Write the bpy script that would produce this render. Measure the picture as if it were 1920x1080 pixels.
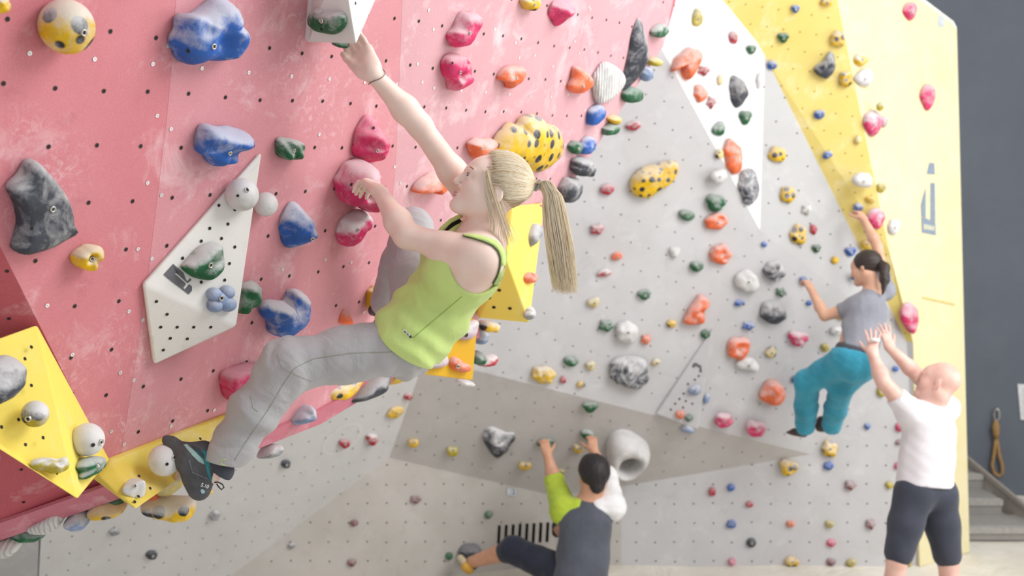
import bpy, bmesh, math, random
import numpy as np
from mathutils import Vector, Matrix, noise
from mathutils.bvhtree import BVHTree

for _o in list(bpy.data.objects):
    bpy.data.objects.remove(_o)
SC = bpy.context.scene
COL = SC.collection

# ------------------------------------------------------------------ camera, light, exposure
F = 2050.0                                   # focal length in pixels of the 1920 x 1080 frame
TH = math.atan(265.0 / F)                    # the camera looks down a little
CAM = Vector((0.0, 0.0, 3.24))
RIGHT = Vector((1, 0, 0)); DOWN = Vector((0, -math.sin(TH), -math.cos(TH))); FWD = Vector((0, math.cos(TH), -math.sin(TH)))
cam = bpy.data.cameras.new('camera'); camo = bpy.data.objects.new('camera', cam); COL.objects.link(camo)
camo.location = CAM; camo.rotation_euler = (math.pi / 2 - TH, 0, 0)
cam.sensor_width = 36.0; cam.lens = F / 1920 * 36; cam.clip_start = 0.05
cam.dof.use_dof = True; cam.dof.focus_distance = 3.45; cam.dof.aperture_fstop = 2.7
SC.camera = camo
w = bpy.data.worlds.new('hall_daylight'); SC.world = w; w.use_nodes = True
bg = w.node_tree.nodes['Background']; bg.inputs[0].default_value = (0.975, 0.985, 1.0, 1); bg.inputs[1].default_value = 0.57

def area(name, loc, target, sx, sy, power, col=(1, 1, 1)):
    l = bpy.data.lights.new(name, 'AREA'); l.shape = 'RECTANGLE'; l.size = sx; l.size_y = sy; l.energy = power; l.color = col
    o = bpy.data.objects.new(name, l); COL.objects.link(o); o.location = loc
    o.rotation_euler = (Vector(target) - Vector(loc)).to_track_quat('-Z', 'Y').to_euler()
    return o
# tall windows on the right-hand side of the hall and rooflights above
area('window_light', (4.4, 3.6, 6.6), (0.2, 5.4, 3.0), 3.6, 3.0, 300, (1.0, 0.995, 0.985))
area('side_window_light', (5.6, 5.2, 3.0), (0.0, 5.0, 2.6), 3.4, 2.6, 110, (1.0, 0.995, 0.985))
vs = SC.view_settings
vs.view_transform = 'Standard'; vs.look = 'None'; vs.exposure = 0.24; vs.gamma = 1.0; vs.use_curve_mapping = False

# ------------------------------------------------------------------ geometry helpers
def W(px, py, d):
    return CAM + RIGHT * ((px - 960) / F * d) + DOWN * ((py - 540) / F * d) + FWD * d
def C3(x, y, z):
    """camera-space (right, down, forward) direction to world"""
    return RIGHT * x + DOWN * y + FWD * z
def ray(px, py):
    return (RIGHT * ((px - 960) / F) + DOWN * ((py - 540) / F) + FWD).normalized()

class Plane:
    def __init__(s, a, b, c):
        s.p = Vector(a); s.n = (Vector(b) - s.p).cross(Vector(c) - s.p).normalized()
        if s.n.dot(CAM - s.p) < 0: s.n = -s.n
        s.u = Vector((0, 0, 1)).cross(s.n); s.u = s.u.normalized() if s.u.length > 1e-3 else Vector((1, 0, 0))
        s.v = s.n.cross(s.u)
    def at(s, px, py, h=0.0):
        r = ray(px, py)
        return CAM + r * ((s.p + s.n * h - CAM).dot(s.n) / r.dot(s.n))

def link(o, parent=None):
    COL.objects.link(o)
    if parent is not None: o.parent = parent
    return o
def tag(o, label=None, cat=None, group=None, kind=None):
    if label: o['label'] = label
    if cat: o['category'] = cat
    if group: o['group'] = group
    if kind: o['kind'] = kind
    return o
def mesh_obj(name, verts, faces, mat, parent=None, origin=None, smooth=False, bevel=0.0, solid=0.0):
    """verts in world space; the object's origin is put at `origin` (its parent's origin for parts)"""
    org = Vector(parent['_o']) if (parent is not None and origin is None) else (Vector(origin) if origin is not None else sum((Vector(v) for v in verts), Vector()) / len(verts))
    me = bpy.data.meshes.new(name)
    me.from_pydata([tuple(Vector(v) - org) for v in verts], [], [tuple(f) for f in faces]); me.update()
    if smooth: me.polygons.foreach_set('use_smooth', [True] * len(me.polygons))
    if mat is not None: me.materials.append(mat)
    o = bpy.data.objects.new(name, me)
    link(o, parent)
    o['_o'] = tuple(org)
    if parent is None: o.location = org
    else: o.location = org - Vector(parent['_o'])
    if bevel:
        m = o.modifiers.new('bevel', 'BEVEL'); m.width = bevel; m.segments = 2; m.limit_method = 'ANGLE'; m.angle_limit = math.radians(25)
    if solid:
        m = o.modifiers.new('thickness', 'SOLIDIFY'); m.thickness = abs(solid); m.offset = -1 if solid > 0 else 1
    return o
def empty(name, loc):
    o = bpy.data.objects.new(name, None); COL.objects.link(o); o.location = loc; o['_o'] = tuple(loc); o.empty_display_size = 0.1
    return o
def fix(faces, verts, n):
    """turn faces so that they look along n"""
    out = []
    for f in faces:
        a, b, c = (Vector(verts[i]) for i in f[:3])
        out.append(f if (b - a).cross(c - a).dot(n) > 0 else tuple(reversed(f)))
    return out
def bvh_of(o):
    me = o.data; org = Vector(o['_o'])
    return BVHTree.FromPolygons([v.co + org for v in me.vertices], [tuple(p.vertices) for p in me.polygons])
def cast(bvh, px, py):
    h = bvh.ray_cast(CAM, ray(px, py))
    return (h[0], h[1] if h[1].dot(ray(px, py)) < 0 else -h[1]) if h[0] is not None else None

# ------------------------------------------------------------------ materials
def lin(c):
    c = c / 255.0
    return c / 12.92 if c <= 0.04045 else ((c + 0.055) / 1.055) ** 2.4
def rgb(*c): return tuple(lin(x) for x in c) + (1.0,)
MATS = {}
class NT:
    def __init__(s, name):
        s.m = bpy.data.materials.new(name); s.m.use_nodes = True; s.t = s.m.node_tree; s.b = s.t.nodes['Principled BSDF']
        s.tc = s.t.nodes.new('ShaderNodeTexCoord')
    def n(s, kind, **kw):
        x = s.t.nodes.new(kind)
        for k, v in kw.items(): setattr(x, k, v)
        return x
    def l(s, a, b): s.t.links.new(a, b)
    def noise(s, scale, detail=4, rough=0.55, vec=None, dist=0.0):
        x = s.n('ShaderNodeTexNoise'); x.inputs['Scale'].default_value = scale; x.inputs['Detail'].default_value = detail
        x.inputs['Roughness'].default_value = rough; x.inputs['Distortion'].default_value = dist
        s.l(vec if vec is not None else s.tc.outputs['Object'], x.inputs['Vector']); return x.outputs['Fac']
    def ramp(s, fac, lo, hi, a=0.0, b=1.0):
        x = s.n('ShaderNodeMapRange'); x.inputs['From Min'].default_value = lo; x.inputs['From Max'].default_value = hi
        x.inputs['To Min'].default_value = a; x.inputs['To Max'].default_value = b; s.l(fac, x.inputs['Value']); return x.outputs['Result']
    def mix(s, fac, a, b):
        x = s.n('ShaderNodeMix', data_type='RGBA')
        if isinstance(fac, (int, float)): x.inputs[0].default_value = fac
        else: s.l(fac, x.inputs[0])
        for v, i in ((a, 6), (b, 7)):
            if isinstance(v, tuple): x.inputs[i].default_value = v
            else: s.l(v, x.inputs[i])
        return x.outputs[2]
    def math(s, op, a, b=None):
        x = s.n('ShaderNodeMath', operation=op)
        for v, i in ((a, 0), (b, 1)):
            if v is None: continue
            if isinstance(v, (int, float)): x.inputs[i].default_value = v
            else: s.l(v, x.inputs[i])
        return x.outputs[0]
    def bump(s, h, strength, dist=0.01):
        x = s.n('ShaderNodeBump'); x.inputs['Strength'].default_value = strength; x.inputs['Distance'].default_value = dist
        s.l(h, x.inputs['Height']); s.l(x.outputs[0], s.b.inputs['Normal'])
    def done(s, col, rough=0.6, spec=0.4, metal=0.0):
        if isinstance(col, tuple): s.b.inputs['Base Color'].default_value = col
        else: s.l(col, s.b.inputs['Base Color'])
        s.b.inputs['Roughness'].default_value = rough; s.b.inputs['Specular IOR Level'].default_value = spec; s.b.inputs['Metallic'].default_value = metal
        return s.m
def wall_mat(name, base, dark, chalk=0.35, blobs=(), grain=1.0, scuff=(120, 118, 116), chalkcol=(240, 238, 238), thr=0.58):
    """painted, sanded plywood: cloudy paint, grain, scuffs and hand chalk (blobs: world-space centre, radius of smears)"""
    if name in MATS: return MATS[name]
    t = NT(name)
    geo = t.n('ShaderNodeNewGeometry'); P = geo.outputs['Position']
    c = t.mix(t.ramp(t.noise(2.2, 5, 0.6, P), 0.3, 0.7), rgb(*base), rgb(*dark))
    c = t.mix(t.ramp(t.noise(260, 2, 0.6, P), 0.45, 0.75, 0, 0.22 * grain), c, rgb(*[min(255, x + 45) for x in base]))
    c = t.mix(t.ramp(t.noise(9, 6, 0.7, P, 0.6), 0.56, 0.8, 0, 0.30), c, rgb(*scuff))
    ch = t.ramp(t.noise(5.5, 7, 0.72, P, 0.4), thr, thr + 0.22, 0, chalk)
    if blobs:
        acc = None
        for p, r in blobs:
            d = t.n('ShaderNodeVectorMath', operation='DISTANCE'); t.l(P, d.inputs[0]); d.inputs[1].default_value = tuple(p)
            v = t.ramp(d.outputs['Value'], r, r * 0.1)
            acc = v if acc is None else t.math('MAXIMUM', acc, v)
        tex = t.ramp(t.noise(24, 9, 0.78, P, 1.6), 0.50, 0.72)
        ch = t.math('MAXIMUM', ch, t.math('MULTIPLY', t.math('MULTIPLY', acc, tex), 0.62))
    c = t.mix(ch, c, rgb(*chalkcol))
    t.bump(t.noise(180, 3, 0.6, P), 0.12, 0.004)
    MATS[name] = t.done(c, 0.62, 0.35); return MATS[name]
HC = dict(blue=(44, 100, 186), green=(24, 98, 58), yellow=(238, 192, 24), orange=(250, 118, 66), pink=(226, 52, 112), red=(186, 44, 62),
          dark=(62, 66, 76), white=(226, 224, 222), maroon=(128, 36, 58), grey=(150, 150, 154), bluegrey=(140, 160, 196), paleyellow=(226, 205, 130),
          olive=(196, 176, 44), pinkgrey=(196, 176, 182))
def hold_mat(col, chalk=0.5, spots=False, veins=False, stripe=False):
    key = 'hold_%s_%d%s%s%s' % (col, int(chalk * 100), '_spotted' if spots else '', '_veined' if veins else '', '_ribbed' if stripe else '')
    if key in MATS: return MATS[key]
    t = NT(key); base = HC[col]
    O = t.tc.outputs['Object']
    geo = t.n('ShaderNodeNewGeometry')
    info = t.n('ShaderNodeObjectInfo')
    off = t.n('ShaderNodeVectorMath', operation='ADD'); t.l(O, off.inputs[0])
    sc = t.n('ShaderNodeVectorMath', operation='SCALE'); sc.inputs[0].default_value = (7.1, 3.3, 5.7); t.l(info.outputs['Random'], sc.inputs['Scale']); t.l(sc.outputs[0], off.inputs[1])
    V = off.outputs[0]
    c = t.mix(t.ramp(t.noise(14, 4, 0.6, V), 0.3, 0.75), rgb(*base), rgb(*[x * 0.8 for x in base]))
    if spots:
        vo = t.n('ShaderNodeTexVoronoi'); vo.inputs['Scale'].default_value = 17; vo.inputs['Randomness'].default_value = 0.5; t.l(V, vo.inputs['Vector'])
        c = t.mix(t.ramp(vo.outputs['Distance'], 0.40, 0.34), c, rgb(34, 36, 42))
    if veins:
        vn = t.noise(9, 6, 0.62, V, 2.2)
        c = t.mix(t.ramp(vn, 0.44, 0.66, 0, 0.85), c, rgb(214, 214, 218))
        c = t.mix(t.ramp(t.math('ABSOLUTE', t.math('SUBTRACT', t.noise(6, 4, 0.6, V, 3.0), 0.5)), 0.03, 0.0, 0, 0.8), c, rgb(48, 50, 58))
    if stripe:
        wv = t.n('ShaderNodeTexWave'); wv.inputs['Scale'].default_value = 22; wv.inputs['Distortion'].default_value = 2.5; t.l(V, wv.inputs['Vector'])
        c = t.mix(t.ramp(wv.outputs['Fac'], 0.2, 0.0, 0, 0.55), c, rgb(110, 104, 100))
        t.bump(wv.outputs['Fac'], 0.5, 0.008)
    sp = t.n('ShaderNodeSeparateXYZ'); t.l(geo.outputs['Normal'], sp.inputs[0])
    up = t.ramp(sp.outputs['Z'], -0.35, 0.75)
    ch = t.math('MULTIPLY', t.ramp(t.math('ADD', t.noise(16, 6, 0.7, V, 0.5), t.math('MULTIPLY', up, 0.40)), 0.50, 0.82), min(1.0, chalk * 1.25))
    dirt = t.ramp(t.noise(22, 5, 0.7, V), 0.5, 0.8, 0, 0.35 * chalk + 0.08)
    c = t.mix(dirt, c, rgb(96, 96, 100))
    c = t.mix(ch, c, rgb(214, 212, 212))
    if not stripe: t.bump(t.noise(90, 4, 0.7, V), 0.22, 0.006)
    MATS[key] = t.done(c, 0.6, 0.35); return MATS[key]
def plain(name, col, rough=0.5, spec=0.5, metal=0.0, var=0.12, scale=30, bump=0.0):
    if name in MATS: return MATS[name]
    t = NT(name)
    c = t.mix(t.ramp(t.noise(scale, 4), 0.3, 0.75, 0, 1), rgb(*col), rgb(*[x * (1 - var) for x in col]))
    if bump: t.bump(t.noise(scale * 6, 3), bump, 0.004)
    MATS[name] = t.done(c, rough, spec, metal); return MATS[name]
def skin_mat(name, col, warm):
    if name in MATS: return MATS[name]
    t = NT(name)
    c = t.mix(t.ramp(t.noise(13, 4), 0.35, 0.7), rgb(*col), rgb(*warm))
    t.b.inputs['Subsurface Weight'].default_value = 0.12; t.b.inputs['Subsurface Radius'].default_value = (0.012, 0.005, 0.003); t.b.inputs['Subsurface Scale'].default_value = 0.6
    t.bump(t.noise(320, 2), 0.05, 0.002)
    MATS[name] = t.done(c, 0.48, 0.4); return MATS[name]
def cloth_mat(name, col, fold=0.25, scale=14, shade=0.82, weave=700):
    if name in MATS: return MATS[name]
    t = NT(name)
    c = t.mix(t.ramp(t.noise(6, 4), 0.3, 0.7), rgb(*col), rgb(*[x * shade for x in col]))
    h = t.math('ADD', t.noise(scale, 3, 0.5, None, 1.4), t.math('MULTIPLY', t.noise(weave, 2), 0.04))
    t.bump(h, fold, 0.03)
    t.b.inputs['Sheen Weight'].default_value = 0.15
    MATS[name] = t.done(c, 0.8, 0.2); return MATS[name]
M_BOLT = plain('bolt_steel', (205, 203, 196), 0.3, 0.5, 0.9, 0.1)
M_HOLE = plain('hole_dark', (62, 55, 52), 0.9, 0.1, 0, 0.2)
M_TNUT = plain('hole_rim', (96, 88, 82), 0.6, 0.3, 0.2, 0.2)
# ------------------------------------------------------------------ the setting: wall facets
RED = Plane(W(91, 275, 2.76856), C3(0.07339, -0.01611, 0.12561) * 10 + W(91, 275, 2.76856), C3(0.03636, -0.14214, -0.04586) * 10 + W(91, 275, 2.76856))
def disc(vs, fs, p, n, r, k=8, a0=0.0, inner=0.0):
    u = n.orthogonal().normalized(); v = n.cross(u); b = len(vs)
    for i in range(k):
        a = 2 * math.pi * i / k + a0; vs.append(p + (u * math.cos(a) + v * math.sin(a)) * r)
    if inner:
        for i in range(k):
            a = 2 * math.pi * i / k + a0; vs.append(p + (u * math.cos(a) + v * math.sin(a)) * inner)
        for i in range(k): fs.append((b + i, b + (i + 1) % k, b + k + (i + 1) % k, b + k + i))
    else: fs.append(tuple(range(b, b + k)))
def to_px(p):
    q = Vector(p) - CAM; d = q.dot(FWD)
    return 960 + q.dot(RIGHT) / d * F, 540 + q.dot(DOWN) / d * F, d
def inside(poly, x, y):
    c = False
    for i in range(len(poly)):
        x1, y1 = poly[i]; x2, y2 = poly[i - 1]
        if (y1 > y) != (y2 > y) and x < (x2 - x1) * (y - y1) / (y2 - y1) + x1: c = not c
    return c
def holes(parent, pl, poly, org, e1, e2, rng=45, r=0.0052, rim=False, bv=None):
    """drilled bolt holes of one facet: dark mouths with a thin metal rim, one piece of fine relief"""
    vs, fs, rv, rf = [], [], [], []
    for i in range(-rng, rng):
        for j in range(-rng, rng):
            p = org + e1 * i + e2 * j
            x, y, d = to_px(p)
            if d < 1 or not inside(poly, x, y): continue
            jit = Vector((math.sin(i * 12.9 + j * 78.2), math.sin(i * 3.1 + j * 9.7), math.sin(i * 7.7 - j * 2.2))) * 0.004
            jit -= pl.n * jit.dot(pl.n)
            if bv is not None:
                q = cast(bv, x, y)
                if q is None: continue
                p = q[0] + q[1] * .001
            disc(vs, fs, p + jit + pl.n * 0.0015, pl.n, r)
            if rim: disc(rv, rf, p + jit + pl.n * 0.0011, pl.n, r * 1.3, 8, 0, r * 0.98)
    if vs:
        tag(mesh_obj('bolt_holes', vs, fix(fs, vs, pl.n), M_HOLE, parent), kind='stuff')
        if rv: tag(mesh_obj('hole_rims', rv, fix(rf, rv, pl.n), M_TNUT, parent), kind='stuff')
def facet(name, pts, mat, parent=None, back=0.03):
    vs = [Vector(p) for p in pts]; n = Vector()
    for a, b in zip(vs, vs[1:] + vs[:1]): n += (a - vs[0]).cross(b - vs[0])
    if n.dot(CAM - vs[0]) < 0: vs.reverse(); n = -n
    o = mesh_obj(name, vs, [tuple(range(len(vs)))], mat, parent, origin=None if parent else vs[0])
    m = o.modifiers.new('thickness', 'SOLIDIFY'); m.thickness = back; m.offset = -1
    return o

# --- the red overhanging wall
def red(px, py, h=0.0): return RED.at(px, py, h)
blobs = [(red(*q), r) for q, r in [((100, 320), .16), ((40, 260), .12), ((560, 120), .17), ((590, 190), .16), ((530, 30), .16), ((420, 340), .14), ((120, 700), .16),
         ((260, 660), .12), ((560, 620), .10), ((650, 430), .16), ((210, 640), .13), ((620, 250), .10), ((930, 240), .22), ((890, 60), .14), ((225, 800), .14), ((330, 800), .16), ((60, 380), .14), ((430, 30), .12)]]
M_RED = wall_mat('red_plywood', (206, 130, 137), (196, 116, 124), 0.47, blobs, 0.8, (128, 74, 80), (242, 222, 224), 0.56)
M_RED2 = wall_mat('red_plywood_glare', (209, 145, 152), (200, 133, 140), 0.48, blobs, 0.9, (166, 104, 112), (246, 228, 230), 0.53)  # same red paint, made paler: veiling glare put into the colour
M_RED3 = wall_mat('pink_glare_plywood', (207, 160, 166), (200, 150, 157), 0.50, blobs[:12], 0.9, (180, 124, 132), (248, 234, 236), 0.52)  # palest red, for the right-hand panels: glare wash-out painted into the base colour
M_LIP = wall_mat('red_lip', (194, 116, 130), (184, 104, 118), 0.45, (), 0.8, (130, 80, 84), (238, 214, 216), 0.54)
EDGE = [(1243, 88), (1040, 392), (893, 606), (700, 706), (595, 768), (447, 826), (200, 905), (0, 975)]
wall_left = facet('wall_left', [red(x, y, -.022) for x, y in [(-361, -260), (1340, -260)] + EDGE[:-1] + [(195, 852), (72, 606)]], M_LIP, back=.10)
tag(wall_left, 'red overhanging bouldering wall panels that the blonde climber hangs from', kind='structure')
def panel(pts, m):
    o = facet('panel', [red(*p) for p in pts], m, wall_left, .020); b = o.modifiers.new('edge', 'BEVEL'); b.width = .0005; b.segments = 1
    return o
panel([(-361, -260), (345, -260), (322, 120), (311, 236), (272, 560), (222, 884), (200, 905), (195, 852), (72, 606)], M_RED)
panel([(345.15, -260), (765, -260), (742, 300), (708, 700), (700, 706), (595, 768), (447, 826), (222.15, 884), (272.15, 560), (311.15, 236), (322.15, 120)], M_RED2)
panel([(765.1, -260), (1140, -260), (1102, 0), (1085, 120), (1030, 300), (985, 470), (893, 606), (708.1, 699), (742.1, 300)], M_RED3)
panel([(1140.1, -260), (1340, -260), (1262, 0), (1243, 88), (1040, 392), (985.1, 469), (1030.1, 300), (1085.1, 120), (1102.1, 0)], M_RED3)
RP = [(-361, -260), (1340, -260)] + EDGE[:-1] + [(195, 852), (72, 606)]
holes(wall_left, RED, RP, W(91, 275, 2.76856), C3(0.07339, -0.01611, 0.12561), C3(0.03636, -0.14214, -0.04586), rim=True)
SCREWS = [(56, 100), (178, 111), (287, 120), (315, 86), (379, 128), (467, 136), (295, 217), (321, 242), (277, 343), (804, 19), (813, 55), (928, 55), (547, 143), (618, 148), (684, 154), (744, 158), (783, 120),
  (792, 154), (814, 165), (865, 170), (911, 173), (955, 177), (740, 313), (751, 343), (599, 252), (967, 80), (1003, 104), (1037, 125), (1058, 157), (1078, 78), (1086, 99), (995, 180), (1033, 182), (1065, 178),
  (1097, 207), (1142, 193), (1143, 221), (1038, 236), (1018, 313), (1072, 323), (303, 366), (259, 467), (285, 485), (89, 573), (242, 584), (268, 600), (136, 665), (226, 699), (251, 713), (209, 809), (321, 799),
  (233, 833), (402, 769), (659, 492), (713, 523), (683, 585), (1105, 13), (1107, 18), (974, 108), (530, 505), (610, 487)]
vs, fs, v2, f2 = [], [], [], []
for x, y in SCREWS:
    disc(vs, fs, red(x, y, .0016), RED.n, .0062, 12, 0, .0016); disc(v2, f2, red(x, y, .0014), RED.n, .0022, 6)
tag(mesh_obj('screw_heads', vs, fix(fs, vs, RED.n), plain('screw_white', (240, 240, 240), .4, .5, .3), wall_left), kind='stuff')
tag(mesh_obj('screw_sockets', v2, fix(f2, v2, RED.n), M_HOLE, wall_left), kind='stuff')
# steeper facet on the near side, under the crease
LP = Plane(red(72, 606), red(195, 852), W(0, 975, 3.36))
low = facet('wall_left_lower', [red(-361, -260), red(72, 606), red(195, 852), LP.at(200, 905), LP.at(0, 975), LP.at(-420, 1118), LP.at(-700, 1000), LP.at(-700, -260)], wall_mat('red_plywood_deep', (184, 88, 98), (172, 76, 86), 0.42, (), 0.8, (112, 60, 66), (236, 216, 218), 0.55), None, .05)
tag(low, 'darker red facet of the overhanging wall beside the big yellow volume', kind='structure')
holes(low, LP, [(-60, 380), (72, 606), (195, 852), (200, 905), (0, 975)], LP.at(40, 880), LP.u * .15, LP.v * .15)
# painted lip and underside return of the overhang
lipA = [LP.at(-420, 1118), LP.at(0, 975), red(200, 905), red(447, 826), red(595, 768), red(700, 706), red(893, 606)]
def off(p, dx, dy, dd):
    x, y, d = to_px(p); return W(x + dx, y + dy, d + dd)
lipB = [off(p, 3, 30, .06) if i < 3 else off(p, 4, 22, .05) for i, p in enumerate(lipA)]
lipC = [p + C3(-.16, -.10, .42) for p in lipB]
k = len(lipA); vs = lipA + lipB + lipC
fs = [(i, i + 1, k + i + 1, k + i) for i in range(k - 1)] + [(k + i, k + i + 1, 2 * k + i + 1, 2 * k + i) for i in range(k - 1)]
lip = mesh_obj('trim_1', vs, fs, M_LIP, solid=.012); tag(lip, 'red painted lip running along the lower edge of the overhang', kind='structure')
# side return at the far end of the overhang
ra = [red(1340, -260), red(1262, 0), red(1243, 88), red(1040, 392), red(893, 606)]; rb = [p - RED.n * .02 + C3(-.25, -.10, .55) for p in ra]
ret = mesh_obj('trim_2', ra + rb, [(i, i + 1, 6 + i, 5 + i) for i in range(4)], M_LIP, solid=.012); tag(ret, 'red return closing the far edge of the overhang', kind='structure')

# --- the grey, white and yellow back walls
def pl3(a, b, c): return Plane(W(*a), W(*b), W(*c))
PC = pl3((1240, 90, 7.6), (880, 690, 7.9), (1520, 852, 8.5))
PF = pl3((730, 858, 8.54), (1520, 852, 8.54), (1300, 1060, 8.54))
FLOORZ = 0.0
def floor_at(px, py):
    r = ray(px, py); return CAM + r * ((FLOORZ - CAM.z) / r.z)
v_c0 = PC.at(1240, 90); v_cr = PC.at(1425, 432); v_cl = PC.at(797, 671); v_cb = PC.at(1520, 852)
v_e1 = PF.at(1040, 930); _pe = Plane(v_cl, v_cb, v_e1); v_e0 = _pe.at(730, 858); v_e2 = _pe.at(1165, 912)
PA = pl3((1240, 90, 7.6), (1425, 432, to_px(v_cr)[2]), (1434, 105, 8.0))
v_wt = PA.at(1434, 105)
PR = Plane(floor_at(1725, 1062), floor_at(1818, 1035), W(1600, 100, 7.95))
v_y = [PR.at(x, y) for x, y in ((1545, -260), (1570, 0), (1632, 300), (1667, 470), (1712, 642), (1725, 1062))]
M_C = wall_mat('grey_plywood', (196, 195, 196), (186, 184, 184), 0.35, (), 0.5, (150, 148, 148), (228, 227, 227), .55)
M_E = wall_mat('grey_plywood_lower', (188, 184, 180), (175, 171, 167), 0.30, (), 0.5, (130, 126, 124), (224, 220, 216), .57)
M_F = wall_mat('grey_plywood_upright', (188, 183, 177), (173, 168, 161), 0.30, (), 0.5, (124, 120, 116), (214, 210, 206), .57)  # darker than the far half: shade and dirt put into the base colour
M_G = wall_mat('grey_plywood_side', (204, 203, 202), (194, 193, 192), 0.30, (), 0.5, (150, 148, 146), (228, 226, 224), .57)
M_A = wall_mat('white_plywood', (226, 226, 226), (220, 220, 220), 0.3, (), 0.4, (205, 204, 203), (242, 242, 242), .55)
M_B = wall_mat('pale_grey_plywood', (186, 186, 186), (180, 180, 180), 0.35, (), 0.4, (176, 175, 174), (234, 234, 234), .55)
M_Y = wall_mat('yellow_plywood', (228, 208, 128), (222, 200, 110), 0.5, (), 0.4, (216, 196, 120), (246, 240, 214), .52)
M_Y2 = wall_mat('pale_yellow_plywood', (226, 215, 174), (222, 209, 162), 0.55, (), 0.4, (208, 194, 144), (230, 222, 192), .50)
def struct(name, label, pts, mat, **k): return tag(facet(name, pts, mat, **k), label, kind='structure')
wc = struct('wall_back', 'large light grey bouldering wall leaning out in the centre', [v_c0, v_cr, PC.at(1700, 640), v_cb, v_cl, PC.at(640, 560), PC.at(900, 100), PC.at(1000, -260), PC.at(1200, -60)], M_C)
PCI = [(1240, 90), (1425, 432), (1700, 640), (1520, 852), (1240, 779), (880, 692), (797, 704), (900, 400), (1000, 90)]
g1 = (PC.u * math.cos(.33) + PC.v * -math.sin(.33)); g2 = PC.n.cross(g1)
if g1.dot(RIGHT) < 0: g1 = -g1
holes(wc, PC, PCI, PC.at(1232, 425), g1 * .142, g2 * .17, r=.0055)
def tri_facet(name, label, pts, tris, mat, back=.03):
    vs = [Vector(p) for p in pts]; fs = []
    for t in tris:
        a, b, c = (vs[i] for i in t); fs.append(t if (b - a).cross(c - a).dot(CAM - a) > 0 else tuple(reversed(t)))
    o = mesh_obj(name, vs, fs, mat, None, origin=vs[0]); m = o.modifiers.new('thickness', 'SOLIDIFY'); m.thickness = back; m.offset = -1
    return tag(o, label, kind='structure')
PE = Plane(v_cl, v_cb, v_e1)
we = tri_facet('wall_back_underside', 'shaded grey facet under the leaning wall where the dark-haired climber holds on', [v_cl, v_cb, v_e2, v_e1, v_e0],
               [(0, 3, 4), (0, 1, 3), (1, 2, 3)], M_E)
BVH_E = bvh_of(we)
class MeshPlane(Plane):
    """a facet made of several triangles, sampled by ray"""
    def __init__(s, bv, ref): s.bv = bv; s.ref = ref; s.u, s.v, s.n, s.p = ref.u, ref.v, ref.n, ref.p
    def at(s, px, py, h=0.0):
        c = cast(s.bv, px, py)
        return s.ref.at(px, py, h) if c is None else c[0] + s.n * h
PEm = MeshPlane(BVH_E, PE)
vs, fs = [], []
for i in range(-30, 30):
    for j in range(-12, 14):
        x, y = 1000 + i * 35.3 - j * 3.0, 790 + j * 35.0 + i * 8.4
        if inside([(797, 706), (880, 696), (1240, 783), (1515, 853), (1165, 908), (1040, 926), (735, 854)], x, y):
            q = cast(BVH_E, x, y)
            if q: disc(vs, fs, q[0] + q[1] * .0025, q[1], .0055)
tag(mesh_obj('bolt_holes', vs, [f if (vs[f[1]] - vs[f[0]]).cross(vs[f[2]] - vs[f[0]]).dot(CAM - vs[f[0]]) > 0 else f[::-1] for f in fs], M_HOLE, we), kind='stuff')
PQ = Plane(v_e0, v_e1, PF.at(1040, 1100))
v_m = PF.at(1165, 1120)
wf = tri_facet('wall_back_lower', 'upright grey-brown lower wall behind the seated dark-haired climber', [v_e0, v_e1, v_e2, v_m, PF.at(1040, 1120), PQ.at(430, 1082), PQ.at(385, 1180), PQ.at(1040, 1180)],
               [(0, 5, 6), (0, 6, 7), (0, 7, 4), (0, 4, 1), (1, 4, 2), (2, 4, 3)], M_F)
wf2 = tri_facet('wall_back_lower_far', 'upright light grey lower wall beside the spotter', [v_e2, v_cb, PC.at(1700, 640), v_y[4], PF.at(1725, 1062), PF.at(1725, 1120), v_m], [(0, 6, 5), (0, 5, 4), (0, 4, 1), (1, 4, 2), (2, 4, 3)], M_C)
_v = []; _f = []
for _o in (wf, wf2):
    _k = len(_v); _v += [v.co + Vector(_o['_o']) for v in _o.data.vertices]; _f += [tuple(i + _k for i in p.vertices) for p in _o.data.polygons]
BVH_F = BVHTree.FromPolygons(_v, _f); PFm = MeshPlane(BVH_F, PF)
holes(wf, PF, [(730, 858), (1040, 930), (1164, 912), (1164, 1090), (430, 1090)], PF.at(1157, 1052), RIGHT * .15, DOWN * .15, r=.0062, bv=BVH_F)
holes(wf2, PF, [(1166, 912), (1520, 852), (1600, 770), (1660, 760), (1724, 1062), (1166, 1090)], PF.at(1157, 1052), RIGHT * .15, DOWN * .15, r=.0062, bv=BVH_F)
PG = Plane(v_cl, v_e0, PQ.at(430, 1082))
v_g = PG.at(78, 985)
wg = struct('wall_back_side', 'grey side facet of the back wall below the red overhang', [v_cl, v_e0, PQ.at(430, 1082), PG.at(385, 1180), PG.at(64, 1260), v_g, PG.at(82, 700), PG.at(400, 560), PG.at(640, 560)], M_G)
holes(wg, PG, [(797, 704), (730, 858), (430, 1082), (75, 1082), (82, 800), (400, 700)], PG.at(500, 900), PG.u * .13, PG.v * .15, r=.0055)
rg = []
for i in range(56):
    a = 2 * math.pi * i / 56
    for k_ in (.9, 1.05):
        x, y = 42 * k_ * math.cos(a), 20 * k_ * math.sin(a); rg.append(PG.at(642 + x * .82 + y * .57, 823 - x * .57 + y * .82, .0012))
mesh_obj('chalk_ring', rg, fix([(2 * i, 2 * i + 1, (2 * i + 3) % 112, (2 * i + 2) % 112) for i in range(56)], rg, PG.n), wall_mat('chalk_line', (212, 211, 209), (196, 194, 192), .5), wg)
PH = Plane(PG.at(82, 700), PG.at(64, 1260), W(-400, 1000, 6.6))
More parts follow.
